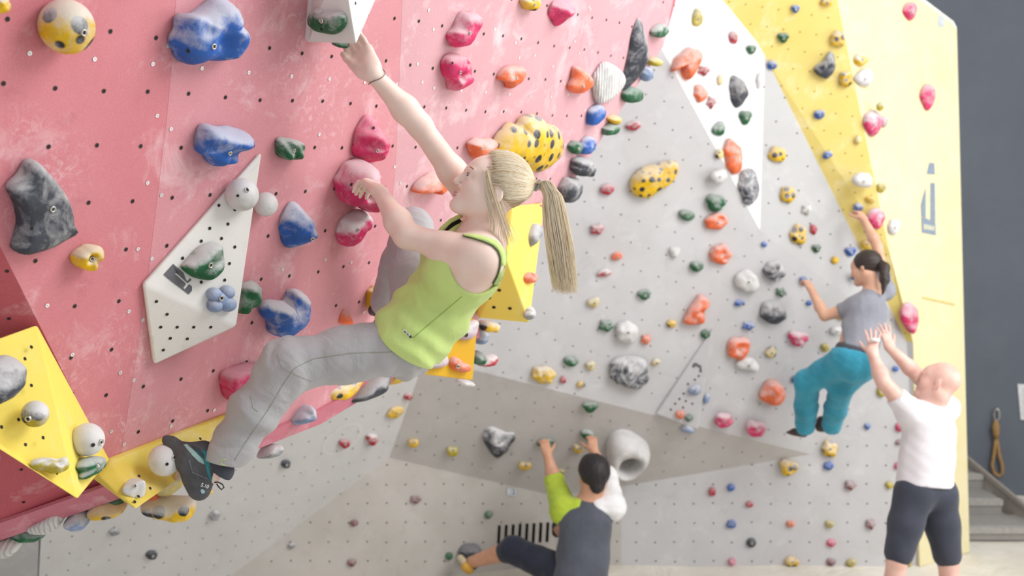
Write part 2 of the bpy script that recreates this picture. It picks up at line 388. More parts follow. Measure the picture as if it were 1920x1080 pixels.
struct('wall_side_near', 'light grey end facet of the back wall at the lowest edge', [PG.at(82, 700), PG.at(64, 1260), PH.at(-420, 1280), PH.at(-420, 700)], M_B)
wa = struct('wall_upper_white', 'bright white wedge facet above the grey wall', [v_c0, v_cr, v_wt, PA.at(1420, 80), PA.at(1355, 0), PA.at(1190, -260), PA.at(1180, -100)], M_A)
holes(wa, PA, [(1240, 90), (1425, 432), (1434, 105), (1355, 0), (1265, 0)], PA.at(1320, 160), PA.u * .2, PA.v * .2, r=.004)
PB = Plane(v_wt, v_cr, PC.at(1700, 640))
wb = struct('wall_upper_grey', 'pale grey triangular facet between white facet and yellow wall', [v_wt, v_cr, PC.at(1700, 640)], M_B)
holes(wb, PB, [(1434, 105), (1425, 432), (1700, 640)], PB.at(1480, 400), (PB.u * .9 + PB.v * -.43) * .19, (PB.u * .43 + PB.v * .9) * .19, r=.0065)
PY1 = Plane(v_wt, PC.at(1700, 640), v_y[1])
PYs = tri_facet('wall_yellow_side', 'yellow strip facet of the back wall tapering down behind the climber in grey', [v_wt, PC.at(1700, 640), v_y[4], v_y[3], v_y[2], v_y[1], v_y[0], PA.at(1190, -260), PA.at(1355, 0), PA.at(1420, 80)],
                [(0, 1, 3), (1, 2, 3), (0, 3, 4), (0, 4, 5), (0, 5, 9), (9, 5, 8), (8, 5, 6), (8, 6, 7)], M_Y)
BVH_Y = bvh_of(PYs); PYm = MeshPlane(BVH_Y, PY1)
vs, fs = [], []
for i in range(-14, 14):
    for j in range(-2, 18):
        x, y = 1500 + i * 31 + j * 9, 60 + j * 37 + i * 5
        q = cast(BVH_Y, x, y)
        if q and y > 0: disc(vs, fs, q[0] + q[1] * .0025, q[1], .0055)
tag(mesh_obj('bolt_holes', vs, [f if (vs[f[1]] - vs[f[0]]).cross(vs[f[2]] - vs[f[0]]).dot(CAM - vs[f[0]]) > 0 else f[::-1] for f in fs], plain('hole_faint', (150, 128, 60), .9, .1), PYs), kind='stuff')
wy = struct('wall_yellow_front', 'pale yellow end wall of the bouldering block with a blue-grey logo', v_y[1:] + [PR.at(1818, 1035), PR.at(1794, 52), PR.at(1788, 40), PR.at(1735, 0), PR.at(1570, -130)], M_Y2, back=.02)
trimv = [PR.at(1720, -12, .004), PR.at(1735, 0, .004), PR.at(1788, 40, .004), PR.at(1794, 52, .004), PR.at(1790, 53, .004), PR.at(1785, 44, .004), PR.at(1733, 5, .004), PR.at(1718, -6, .004)]
mesh_obj('edge_strip', trimv, fix([(0, 1, 6, 7), (1, 2, 5, 6), (2, 3, 4, 5)], trimv, PR.n), plain('cream_edge', (244, 240, 226), .6), wy, solid=.02)
mesh_obj('vent_sticker', [PR.at(x, y, .003) for x, y in ((1759, 28), (1771, 34), (1770, 51), (1759, 49))], fix([(0, 1, 2, 3)], [PR.at(x, y) for x, y in ((1759, 28), (1771, 34), (1770, 51), (1759, 49))], PR.n), plain('sticker_blue', (196, 204, 206), .5), wy, solid=.002)
# faint hatch frame in the yellow wall
hv = [PR.at(x, y, .004) for x, y in ((1729, 556), (1792, 570), (1790, 573), (1731, 560))]
mesh_obj('hatch_seam', hv, fix([(0, 1, 2, 3)], hv, PR.n), plain('seam_yellow', (214, 196, 120), .7), wy, solid=.002)
# printed logo on the yellow wall: a blue-grey pointed tool shape with a light slot
def poly_px(name, pl, pts, mat, parent, h=.004, hfun=None):
    v = [pl.at(x, y, h) for x, y in pts]
    n = pl.n
    return mesh_obj(name, v, fix([tuple(range(len(v)))], v, n), mat, parent, solid=.0015)
M_LOGO = plain('logo_blue_grey', (138, 152, 168), .6, .3, 0, .1)
lg = mesh_obj('wall_logo', [PR.at(1743, 305, .004), PR.at(1752, 306, .004), PR.at(1753, 327, .004), PR.at(1738, 326, .004)], fix([(0, 1, 2, 3)], [PR.at(1743, 305), PR.at(1752, 306), PR.at(1753, 327), PR.at(1738, 326)], PR.n), M_LOGO, wy, solid=.0015)
poly_px('logo_bar', PR, [(1745, 343), (1753, 343), (1754, 415), (1745, 412)], M_LOGO, lg)
poly_px('logo_bar', PR, [(1736, 352), (1736, 408), (1728, 405), (1727, 385), (1730, 372)], M_LOGO, lg)
poly_px('logo_base', PR, [(1728, 406), (1736, 409), (1745, 413), (1754, 416), (1755, 441), (1729, 436)], M_LOGO, lg)
for i in range(5):
    x = 1733 + i * 4.1
    poly_px('logo_letter', PR, [(x, 420 + i * .9), (x + 2.2, 420.4 + i * .9), (x + 2.2, 430 + i * .6), (x, 429.5 + i * .6)], plain('logo_cream', (238, 230, 190), .6), lg, .0062)

# --- floor mat, dark end wall, stairs
t = NT('cream_mat'); geo = t.n('ShaderNodeNewGeometry')
c = t.mix(t.ramp(t.noise(1.4, 5, .6, geo.outputs['Position']), .3, .7), rgb(226, 221, 208), rgb(206, 200, 188))
c = t.mix(t.ramp(t.noise(7, 6, .7, geo.outputs['Position']), .55, .8, 0, .3), c, rgb(170, 164, 152))
t.bump(t.noise(2.4, 4, .5, geo.outputs['Position'], 1.0), .35, .12); M_MAT = t.done(c, .6, .35)
fx = np.linspace(-6, 9, 76); fy = np.linspace(1.0, 13.0, 61)
fv = [(x, y, 0.0 - 0.006 * (1 + math.sin(x * 5 + y * 3 + math.sin(y * 7)))) for y in fy for x in fx]
ff = [(j * 76 + i, j * 76 + i + 1, (j + 1) * 76 + i + 1, (j + 1) * 76 + i) for j in range(60) for i in range(75)]
tag(mesh_obj('floor', fv, ff, M_MAT, smooth=True, origin=(0, 6, 0), solid=.3), 'cream landing mats covering the hall floor', kind='structure')
M_DARK = wall_mat('dark_grey_paint', (100, 106, 116), (93, 99, 109), 0.12, (), .2, (104, 108, 116), (128, 132, 138), .62)
PD = Plane(W(1700, 500, 10.4), W(1920, 500, 10.2), W(1800, 900, 10.35))
DZ = [PD.at(1500, -500), PD.at(2500, -500), PD.at(2500, 980), PD.at(1500, 980)]
wd = struct('wall_right', 'dark grey painted wall of the hall behind the yellow block', DZ, M_DARK, back=.1)
PT = Plane(W(1780, -400, 9.6), W(1920, 100, 9.9), W(2300, -300, 10.2))
M_CON = wall_mat('stair_concrete', (150, 146, 142), (134, 130, 126), .25, (), .4, (112, 108, 104), (186, 182, 176), .55)
stairs = empty('staircase', floor_at(1860, 1020)); tag(stairs, 'grey concrete stairs beside the dark wall rising behind the yellow block', 'staircase')
def box8(a, b):
    x0, y0, z0 = a; x1, y1, z1 = b
    return [Vector(p) for p in ((x0, y0, z0), (x1, y0, z0), (x1, y1, z0), (x0, y1, z0), (x0, y0, z1), (x1, y0, z1), (x1, y1, z1), (x0, y1, z1))]
BOXF = [(3, 2, 1, 0), (4, 5, 6, 7), (0, 1, 5, 4), (1, 2, 6, 5), (2, 3, 7, 6), (3, 0, 4, 7)]
for i, (py, d_, rx) in enumerate(((990, 9.05, 1990), (938, 9.36, 1880), (890, 9.66, 1850))):
    a_ = W(1700, py, d_); b_ = W(rx, py, d_)
    mesh_obj('step', box8((a_.x, a_.y, 0), (b_.x, a_.y + .34, a_.z)), BOXF, M_CON, stairs, bevel=.008)
    mesh_obj('step_nosing', box8((a_.x, a_.y - .012, a_.z - .045), (b_.x, a_.y + .05, a_.z + .004)), BOXF, plain('stair_edge', (172, 168, 162), .7), stairs)
sk = [W(1806, 855, 9.86), W(1990, 1008, 8.98), W(1990, 1035, 8.98), W(1875, 990, 9.30), W(1806, 920, 9.86)]
mesh_obj('skirting', sk, [(0, 4, 3, 2, 1)], plain('stair_board', (160, 152, 144), .7), stairs, solid=.03)
sk = [W(1806, 852, 9.84), W(1990, 1005, 8.96), W(1990, 1012, 8.96), W(1806, 861, 9.84)]
mesh_obj('handrail_edge', sk, [(0, 3, 2, 1)], plain('stair_edge_brown', (148, 140, 130), .7), stairs, solid=.04)
# ------------------------------------------------------------------ volumes (big bolted-on wedges)
def volume(label, pl, pts, faces, mat, holes_px=(), group='bolted-on plywood volumes', hr=.0052):
    """pts: (px, py, height above the wall); faces: the seen faces; sides and back are closed down to the wall"""
    top = [pl.at(x, y, h) for x, y, h in pts]; n = len(top)
    cen = sum(top, Vector()) / n
    ring = []
    edges = {}
    for f in faces:
        for a, b in zip(f, f[1:] + f[:1]): edges[(a, b)] = 1
    border = [(a, b) for a, b in edges if (b, a) not in edges]
    base = []
    for p in top:
        h = (p - pl.p).dot(pl.n); q = p - pl.n * (h + .004); c0 = cen - pl.n * ((cen - pl.p).dot(pl.n) + .004)
        base.append(q + (c0 - q) * .06)
    vs = top + base; fs = [tuple(f) for f in faces] + [(b, a, n + a, n + b) for a, b in border]
    bm = bmesh.new(); bv = [bm.verts.new(v) for v in vs]
    for f in fs: bm.faces.new([bv[i] for i in f])
    bmesh.ops.holes_fill(bm, edges=[e for e in bm.edges if e.is_boundary]); bmesh.ops.recalc_face_normals(bm, faces=bm.faces)
    org = base[0]
    me = bpy.data.meshes.new('volume'); 
    for v in bm.verts: v.co -= org
    bm.to_mesh(me); bm.free(); me.materials.append(mat)
    o = link(bpy.data.objects.new('wedge_volume', me)); o.location = org; o['_o'] = tuple(org)
    m = o.modifiers.new('bevel', 'BEVEL'); m.width = .007; m.segments = 2; m.limit_method = 'ANGLE'; m.angle_limit = math.radians(8)
    tag(o, label, 'climbing volume', group)
    bv = bvh_of(o)
    vs, fs = [], []
    for x, y in holes_px:
        q = cast(bv, x, y)
        if q: disc(vs, fs, q[0] + q[1] * .0018, q[1], hr, 10)
    if vs:
        tag(mesh_obj('bolt_holes', vs, [f if (vs[f[1]] - vs[f[0]]).cross(vs[f[2]] - vs[f[0]]).dot(CAM - vs[f[0]]) > 0 else f[::-1] for f in fs], M_HOLE, o), kind='stuff')
    return o, bv
class OnMesh(Plane):
    """local plane on a volume's face, found by a ray at one pixel"""
    def __init__(s, bv, px, py):
        q = cast(bv, px, py); s.p, s.n = q[0], q[1]
        s.u = Vector((0, 0, 1)).cross(s.n); s.u = s.u.normalized() if s.u.length > 1e-3 else Vector((1, 0, 0)); s.v = s.n.cross(s.u)
M_VW = wall_mat('volume_warm_white', (226, 223, 218), (218, 215, 210), .35, (), .3, (150, 148, 146), (234, 233, 232), .55)
M_VY = wall_mat('volume_yellow', (242, 220, 104), (236, 212, 92), .45, (), .3, (170, 156, 100), (240, 226, 170), .53)
M_VY2 = wall_mat('volume_scuffed_yellow', (228, 204, 92), (214, 190, 84), .5, (), .3, (140, 132, 110), (232, 222, 190), .50)
V1, B1 = volume('off-white kite-shaped volume with a dark logo and a green hold', RED, [(493, 281, .012), (444, 613, .13), (289, 685, .02), (268, 534, .015)], [(0, 3, 1), (3, 2, 1)], M_VW,
    [(393, 428), (427, 420), (415, 447), (377, 452), (440, 463), (360, 477), (342, 484), (430, 494), (377, 529), (421, 525), (440, 393), (410, 385), (293, 565), (313, 589), (301, 613), (332, 613), (363, 613), (395, 613), (319, 634), (351, 635), (306, 656)])
V2, B2 = volume('large yellow pyramid volume with a black hold and a white ball', RED, [(-190, 700, .0), (70, 609, .012), (206, 862, .012), (146, 936, .22), (-150, 745, .13)], [(0, 1, 3, 4), (1, 2, 3)], M_VY,
    [(58, 651), (46, 673), (58, 723), (2, 801), (34, 787), (80, 821), (47, 834), (106, 887)], 'yellow volumes on the red wall')
V3, B3 = volume('scuffed yellow wedge volume that the blonde climber stands on', RED, [(207, 861, .012), (452, 767, .012), (345, 893, .10), (253, 957, .22), (186, 896, .05)], [(0, 1, 2, 3), (0, 3, 4)], M_VY2,
    [(260, 893), (375, 823), (281, 916), (259, 931), (252, 941)], 'yellow volumes on the red wall')
V4, B4 = volume('white wedge volume at the top edge gripped by the raised hand', RED, [(577, 80, .015), (668, 83, .20), (638, -90, .20), (590, -90, .015), (722, -40, .0)], [(0, 1, 2, 3), (1, 4, 2)], M_VW, [(666, 6), (627, 66), (619, 0)])
V5, B5 = volume('two-tone yellow pyramid volume below the ponytail', RED, [(897, 597, .02), (993, 606, .22), (951, 488, .14), (960, 385, .0), (1022, 380, .02)], [(0, 1, 2), (2, 1, 4, 3)], M_VY,
    [(936, 544), (917, 558), (926, 576), (956, 578), (965, 487), (978, 490), (993, 494), (976, 519), (986, 549), (988, 565)], 'yellow volumes on the red wall', .009)
V6, B6 = volume('flat golden yellow volume under the climber carrying a grey and an orange hold', RED, [(700, 692, .02), (887, 714, .16), (897, 600, .10), (790, 640, .03)], [(0, 1, 2, 3)], wall_mat('volume_golden', (216, 168, 30), (204, 156, 26), .3, (), .3, (170, 140, 80), (230, 214, 170), .56),
    [(866, 647), (872, 600)], 'yellow volumes on the red wall', .009)
V7, B7 = volume('thin grey triangular volume above the white ring hold', PC, [(1338, 612, .01), (1309, 806, .20), (1230, 776, .03)], [(0, 1, 2)], M_C,
    [(1290, 720), (1303, 712), (1282, 738), (1297, 737), (1274, 748), (1286, 752), (1298, 757), (1266, 757), (1258, 768), (1281, 764), (1310, 705)], hr=.008)
# dark logo printed on the kite volume
L1 = OnMesh(B1, 340, 520); M_LD = plain('logo_charcoal', (108, 108, 112), .7, .2, 0, .15)
def logo_poly(name, pts, parent, pl):
    v = [pl.at(x, y, .0022) for x, y in pts]; return mesh_obj(name, v, fix([tuple(range(len(v)))], v, pl.n), M_LD, parent, solid=.001)
lg = logo_poly('logo', [(325, 495), (307, 515), (322, 528), (332, 517), (327, 513), (331, 512), (336, 516)], V1, L1)
logo_poly('logo_bar', [(325, 495), (344, 512), (349, 525), (352, 528), (357, 522), (359, 525), (352, 531), (331, 512), (328, 505)], lg, L1)
logo_poly('logo_bar', [(322, 528), (332, 517), (349, 532), (344, 540), (347, 543), (355, 533), (360, 537), (360, 545), (354, 552)], lg, L1)
L7 = OnMesh(B7, 1306, 690)
lg = logo_poly('logo', [(1300, 681), (1305, 680), (1302, 690), (1297, 688)], V7, L7); logo_poly('logo_bar', [(1305, 680), (1315, 686), (1316, 699), (1311, 697), (1312, 690), (1303, 686)], lg, L7)

# ------------------------------------------------------------------ climbing holds
PROF = dict(
    dome=[(.90, 0), (.985, .10), (1, .26), (.965, .48), (.86, .70), (.68, .86), (.46, .95), (.22, .99)],
    pyr=[(.95, 0), (1, .06), (.985, .13), (.80, .36), (.60, .58), (.40, .76), (.22, .90), (.10, .97)],
    slab=[(.93, 0), (1, .12), (.995, .45), (.95, .72), (.84, .88), (.62, .95), (.40, .98), (.20, 1)],
    ball=[(.62, 0), (.84, .12), (.97, .30), (1, .45), (.95, .64), (.80, .82), (.55, .94), (.25, .99)])
def spline(pts, n):
    """closed Catmull-Rom outline resampled to n points"""
    P = np.array(pts, float); m = len(P); out = []
    per = 24
    for i in range(m):
        a, b, c, d = P[i - 1], P[i], P[(i + 1) % m], P[(i + 2) % m]
        for t in np.arange(per) / per:
            out.append(0.5 * ((2 * b) + (c - a) * t + (2 * a - 5 * b + 4 * c - d) * t ** 2 + (3 * b - a - 3 * c + d) * t ** 3))
    out = np.array(out); s = np.r_[0, np.cumsum(np.linalg.norm(np.diff(np.r_[out, out[:1]], axis=0), axis=1))]
    q = np.linspace(0, s[-1], n, endpoint=False); o2 = np.r_[out, out[:1]]
    return np.c_[np.interp(q, s, o2[:, 0]), np.interp(q, s, o2[:, 1])]
def shape(kind, x, y, rx, ry, rot, seed):
    r = random.Random(seed); n = 14; pts = []; c, s = math.cos(math.radians(rot)), math.sin(math.radians(rot))
    for i in range(n):
        a = 2 * math.pi * i / n; q = 1.0; ex = ey = 1.0
        u, v = math.cos(a), math.sin(a)
        if kind == 'blob': q = 1 + r.uniform(-.13, .13)
        elif kind == 'jug': q = 1 + r.uniform(-.05, .05) - (.42 if v < 0 else 0) * max(0, math.cos((a - 1.5 * math.pi)) ** 4)
        elif kind == 'drop': u *= (1.0 - .55 * max(0, v)); q = 1
        elif kind == 'tri': q = 1.05 - .30 * abs(math.cos(1.5 * (a - math.pi / 2))) ** 1.0 * 1.0 + r.uniform(-.05, .05); q = 1.08 - .34 * (1 - abs(math.cos(1.5 * (a - math.pi / 2))))
        elif kind == 'bean': v += .35 * u * u - .15; v *= .85
        elif kind == 'star': q = 1 + (.22 if i % 3 == 0 else -.16) + r.uniform(-.06, .06)
        pts.append((x + (u * q * rx) * c - (v * q * ry) * s, y + (u * q * rx) * s + (v * q * ry) * c))
    return pts
HOLDS = []; SEED = [11]
def hold(label, pl, pts, H, mat, prof='dome', apex=(0, 0), n=28, bolts=(), dents=(), rough=.05, name='climbing_hold', group=None, ridges=0, rdir=0.0, lift=.35, cat='climbing hold', subd=1):
    SEED[0] += 1; sd = SEED[0]
    out = spline(pts, n); cx, cy = out.mean(0)
    cen = pl.at(cx, cy, H * lift); base0 = cen - pl.n * (H * lift)
    uv = []
    for x, y in out:
        q = pl.at(x, y, H * lift) - cen; uv.append((q.dot(pl.u), q.dot(pl.v)))
    R = sum(math.hypot(*q) for q in uv) / n
    ax, ay = apex[0] * R, apex[1] * R
    P = PROF[prof]; vs = []; fs = []
    if subd > 1:
        q2 = []
        for i in range(len(P)):
            q2.append(P[i])
            if i + 1 < len(P):
                q2.append(((P[i][0] + P[i + 1][0]) / 2, (P[i][1] + P[i + 1][1]) / 2))
        P = q2
    def height(u, v, h):
        for du, dv, dr, dd in dents:
            h -= dd * math.exp(-((u / R - du) ** 2 + (v / R - dv) ** 2) / (dr * dr)) * min(1, h * 2)
        if ridges: h += .10 * math.sin((u * math.cos(rdir) + v * math.sin(rdir)) / R * ridges) * min(1, h * 1.5)
        return h
    for r, h in P:
        for u, v in uv:
            uu, vv = u * r + ax * h * (1 - r * .6), v * r + ay * h * (1 - r * .6)
            if rough and h > 0:
                q = noise.noise_vector(Vector((uu / R * 1.6 + sd * 3.1, vv / R * 1.6, h * 1.2 + sd)))
                uu += q.x * R * rough; vv += q.y * R * rough; hh = h + q.z * rough * 2.2
            else: hh = h
            hh = height(uu, vv, hh)
            vs.append(base0 + pl.u * uu + pl.v * vv + pl.n * (hh * H - (.003 if h == 0 else 0)))
    m = len(P)
    for j in range(m - 1):
        for i in range(n): fs.append((j * n + i, j * n + (i + 1) % n, (j + 1) * n + (i + 1) % n, (j + 1) * n + i))
    tip = base0 + pl.u * ax + pl.v * ay + pl.n * (height(ax, ay, 1.0) * H); vs.append(tip)
    for i in range(n): fs.append(((m - 1) * n + i, (m - 1) * n + (i + 1) % n, m * n))
    fs.append(tuple(range(n)))
    a, b, c = vs[0], vs[1], vs[n]
    o = mesh_obj(name, vs, fs, mat, None, origin=base0, smooth=True)
    bm = bmesh.new(); bm.from_mesh(o.data); bmesh.ops.recalc_face_normals(bm, faces=bm.faces); bm.to_mesh(o.data); bm.free()
    tag(o, label, cat, group)
    if bolts:
        bv = bvh_of(o)
        for bpx, bpy_, rr in bolts:
            q = cast(bv, bpx, bpy_)
            if q: bolt(o, q[0], (q[1] + pl.n).normalized(), abs(rr), rr < 0)
    HOLDS.append(o); return o
def bolt(o, p, n, r, empty_hole=False):
    if empty_hole:
        vs, fs = [], []; disc(vs, fs, p + n * .002, n, r, 14); mesh_obj('bolt_hole', vs, fix(fs, vs, n), M_HOLE, o); return
    u = n.orthogonal().normalized(); v = n.cross(u); k = 14; vs = []; fs = []
    for rr, h in ((1.0, -.004), (1.0, .0035), (.8, .0045), (.62, .004), (.5, .0)):
        for i in range(k):
            a = 2 * math.pi * i / k; vs.append(p + (u * math.cos(a) + v * math.sin(a)) * r * rr + n * h)
    for j in range(4):
        for i in range(k): fs.append((j * k + i, j * k + (i + 1) % k, (j + 1) * k + (i + 1) % k, (j + 1) * k + i))
    b = mesh_obj('bolt', vs, fs, M_BOLT, o, smooth=True)
    vs, fs = [], []; disc(vs, fs, p + n * .0006, n, r * .52, 6); mesh_obj('hex_socket', vs, fix(fs, vs, n), M_HOLE, b)
def ballhold(label, pl, px, py, rpx, mat, bolts=(), squash=1.0, group='ball-shaped holds'):
    """a ball cut flat where it meets the wall"""
    d = to_px(pl.at(px, py))[2]; r = rpx / F * d
    c = pl.at(px, py, r * .62); d = to_px(c)[2]; r = rpx / F * d; c = pl.at(px, py, r * .62)
    vs, fs = [], []; k, m = 32, 18; a0 = math.acos(-.62)
    for j in range(m):
        a = a0 * (1 - j / m)
        for i in range(k):
            b = 2 * math.pi * i / k; vs.append(c + (pl.u * math.cos(b) + pl.v * math.sin(b)) * (r * math.sin(a)) + pl.n * (r * math.cos(a) * squash))
    for j in range(m - 1):
        for i in range(k): fs.append((j * k + i, j * k + (i + 1) % k, (j + 1) * k + (i + 1) % k, (j + 1) * k + i))
    vs.append(c + pl.n * r * squash); fs += [((m - 1) * k + i, (m - 1) * k + (i + 1) % k, m * k) for i in range(k)]; fs.append(tuple(range(k))[::-1])
    o = mesh_obj('ball_hold', vs, fs, mat, None, origin=c - pl.n * r * .62, smooth=True); tag(o, label, 'climbing hold', group)
    bv = bvh_of(o)
    for bx, by, rr in bolts:
        q = cast(bv, bx, by)
        if q: bolt(o, q[0], q[1], abs(rr), rr < 0)
    HOLDS.append(o); return o
hm = hold_mat
G1 = 'holds on the red wall'
def R_(label, pts, H, mat, **k):
    k.setdefault('n', 48); k.setdefault('subd', 2); k.setdefault('group', G1); return hold(label, k.pop('pl', RED), pts, H, mat, **k)
def E_(kind, x, y, rx, ry, rot=0): return shape(kind, x, y, rx, ry, rot, int(x * 7 + y * 13))
# --- red wall, near part
ballhold('yellow ball hold with black spots at the top of the red wall', RED, 125, 50, 51, hm('yellow', .62, True), [(157, 61, .0085)])
R_('yellow hold cut off by the top corner of the picture', E_('blob', -6, 4, 20, 22), .05, hm('yellow', .6))
R_('large two-humped blue hold at the top of the red wall', [(408, -2), (388, 14), (368, 27), (345, 28), (338, 42), (336, 56), (326, 78), (333, 98), (345, 118), (362, 124), (385, 118), (408, 113), (432, 112), (452, 96), (457, 75), (450, 55), (437, 42), (446, 28), (441, 8), (425, -5)], .11, hm('blue', .55),
   bolts=[(401, 87, .0085), (353, 95, -.006)], dents=[(.15, -.1, .35, .35), (-.5, .2, .3, .2)], rough=.09, apex=(.1, .15))
R_('blue ribbed hold above the kite volume', [(388, 235), (420, 239), (455, 246), (468, 257), (461, 272), (446, 285), (440, 300), (425, 308), (405, 312), (393, 305), (385, 293), (375, 285), (373, 268), (378, 250)], .085, hm('blue', .5), bolts=[(431, 287, .007)], dents=[(.2, -.45, .3, .3)], rough=.08, ridges=7, rdir=1.4)
R_('small round green hold with carved rings beside the kite volume', [(524, 262), (545, 259), (566, 268), (568, 285), (558, 298), (540, 300), (526, 295), (521, 280)], .05, hm('green', .5), bolts=[(551, 282, .007), (557, 294, -.003)], dents=[(0, 0, .25, .25)], ridges=8, rdir=.8)
R_('large dark grey fin-shaped hold near the edge of the red wall', [(58, 299), (40, 325), (17, 352), (33, 385), (38, 420), (30, 455), (27, 472), (50, 472), (95, 456), (138, 432), (132, 415), (128, 390), (110, 350), (85, 318)], .065, hm('dark', .5), prof='slab', bolts=[(99, 392, .0085), (59, 428, -.0045)], rough=.03, apex=(.05, -.1))
R_('small yellow jug hold below the dark grey fin hold', [(138, 482), (146, 472), (168, 460), (190, 462), (193, 470), (182, 486), (172, 503), (158, 506), (146, 500), (140, 492)], .055, hm('yellow', .5), bolts=[(173, 486, .007)], dents=[(-.2, .1, .25, .4), (.3, -.3, .2, .2)], rough=.1)
pA = OnMesh(B1, 385, 480); pBl = OnMesh(B1, 415, 560)
R_('green leaf-carved hold on the kite volume', [(342, 500), (350, 490), (365, 475), (380, 460), (402, 454), (415, 462), (419, 490), (414, 512), (395, 525), (370, 522), (352, 514)], .055, hm('green', .62), pl=pA, bolts=[(395, 497, .009)], ridges=6, rdir=2.2)
fl = OnMesh(B1, 415, 560); cf = fl.at(415, 560)
f_o = empty('flower_hold', cf); tag(f_o, 'blue four-lobed hold on the kite volume', 'climbing hold', G1)
for x, y, r in ((402, 552, 13), (426, 548, 13), (403, 573, 13), (427, 570, 15)):
    tmp = hold('lobe', fl, shape('round', x, y, r, r, 0, 1), .035, hm('bluegrey', .3), n=24, rough=0)
    tmp.parent = f_o; tmp.location = Vector(tmp['_o']) - cf; tmp.name = 'lobe'
    for kk in ('label', 'category', 'group'):
        if kk in tmp: del tmp[kk]
f_m = fl.at(415, 559, .035); bolt(f_o, f_m, fl.n, .0085)
cen_l = hold('x', fl, shape('round', 415, 560, 15, 15, 0, 1), .031, hm('bluegrey', .3), n=20, rough=0); cen_l.parent = f_o; cen_l.location = Vector(cen_l['_o']) - cf; cen_l.name = 'hub'
for kk in ('label', 'category', 'group'):
    if kk in cen_l: del cen_l[kk]
R_('green leaf-carved hold peeking out beside the kite volume', [(452, 545), (462, 532), (477, 528), (488, 538), (487, 552), (478, 568), (465, 580), (452, 588), (445, 580)], .06, hm('green', .55), ridges=6, rdir=.6)
ballhold('chalky white ball hold near the tip of the kite volume', OnMesh(B1, 462, 360), 454, 365, 31, hm('white', .7), [(463, 356, .008), (446, 367, -.0045)])
ballhold('smaller white ball hold beside the tip of the kite volume', RED, 498, 383, 23, hm('white', .6))
R_('blue arrowhead hold at the middle of the red wall', [(559, 382), (575, 392), (590, 415), (600, 435), (595, 450), (580, 455), (560, 467), (543, 465), (537, 443), (536, 425), (541, 405)], .10, hm('blue', .6), prof='pyr', apex=(.1, -.1), bolts=[(586, 448, .007)], rough=.07)
R_('blue saddle-shaped hold with two horns above the thigh', [(557, 543), (571, 549), (575, 570), (573, 590), (560, 610), (545, 622), (525, 630), (512, 627), (508, 610), (498, 595), (494, 578), (503, 568), (520, 565), (540, 569), (548, 560), (551, 548)], .10, hm('blue', .7), dents=[(.05, .35, .35, .3)], rough=.07)
R_('pink blocky hold beside the bent knee of the stretched leg', [(424, 703), (445, 691), (480, 684), (496, 690), (494, 715), (475, 735), (440, 752), (430, 750), (422, 728)], .08, hm('pink', .35), prof='slab', rough=.07, bolts=[(488, 733, .006)])
R_('tall pink pointed hold above the gripping hand', [(697, 219), (712, 225), (722, 240), (727, 260), (735, 283), (715, 300), (705, 310), (685, 300), (673, 292), (675, 262), (683, 240)], .10, hm('pink', .3), prof='pyr', apex=(.1, -.2), bolts=[(707, 283, .006), (700, 240, -.006)], ridges=9, rdir=1.4, rough=.06)
R_('pink hold with pockets gripped by the lower hand', [(679, 303), (690, 305), (697, 322), (703, 345), (702, 372), (690, 396), (672, 385), (650, 380), (645, 350), (649, 335), (661, 312)], .15, hm('pink', .55), dents=[(.3, .3, .25, .35), (-.3, -.1, .2, .25)], rough=.06, bolts=[(692, 360, .006), (659, 346, -.006)])
R_('lower pink and white chalked hold under the gripping hand', [(678, 394), (690, 403), (688, 418), (672, 436), (655, 458), (644, 461), (638, 448), (640, 430), (650, 412), (664, 402)], .08, hm('pink', .85), bolts=[(671, 431, .006)], rough=.07)
R_('pink wavy hold, upper of the pair at the top of the red wall', [(876, 23), (890, 24), (898, 30), (896, 45), (887, 62), (878, 78), (862, 90), (848, 82), (846, 65), (855, 52), (862, 40), (868, 28)], .07, hm('pink', .5), bolts=[(881, 62, .006)], rough=.09)
R_('pink mask-like hold with holes, lower of the pair', [(850, 102), (868, 104), (880, 115), (879, 135), (880, 150), (862, 168), (847, 168), (842, 152), (834, 135), (836, 112)], .07, hm('pink', .45), dents=[(-.1, -.1, .18, .6), (.2, .5, .15, .5)], bolts=[(863, 135, .006), (848, 118, -.005)], rough=.08)
R_('small orange hooked hold right of the pink pair', [(937, 150), (945, 132), (965, 123), (982, 128), (981, 145), (968, 158), (955, 167), (950, 155)], .06, hm('orange', .45), bolts=[(969, 146, .006)], rough=.08)
R_('yellow spotted hold at the top edge of the red wall', E_('blob', 995, 6, 14, 14), .05, hm('yellow', .4, True), bolts=[(1003, 9, .006)])
R_('pink angular hold at the top edge of the red wall', [(1040, 10), (1055, 0), (1075, 4), (1080, 14), (1066, 28), (1060, 42), (1048, 51), (1040, 37), (1036, 25)], .07, hm('pink', .4), prof='pyr', rough=.09)
R_('orange teardrop hold beside the white fan hold', [(1080, 125), (1095, 132), (1108, 145), (1108, 160), (1095, 172), (1080, 176), (1068, 165), (1074, 148)], .055, hm('orange', .4), bolts=[(1094, 161, .007)], rough=.05)
R_('white ribbed fan-shaped hold on the pink panel', [(1135, 116), (1155, 125), (1168, 140), (1168, 156), (1155, 175), (1135, 190), (1120, 192), (1114, 170), (1113, 148), (1122, 130)], .045, hm('white', .5, stripe=True), prof='slab', rough=.02)
R_('tall dark grey blade-shaped hold near the corner of the pink panel', [(1203, 35), (1210, 45), (1220, 95), (1218, 115), (1200, 150), (1173, 172), (1174, 150), (1185, 100), (1192, 62)], .07, hm('dark', .55), prof='pyr', rough=.03, apex=(.1, 0))
R_('green bean hold beside the dark blade hold', [(1223, 62), (1230, 50), (1244, 44), (1250, 54), (1243, 67), (1229, 70)], .05, hm('green', .5))
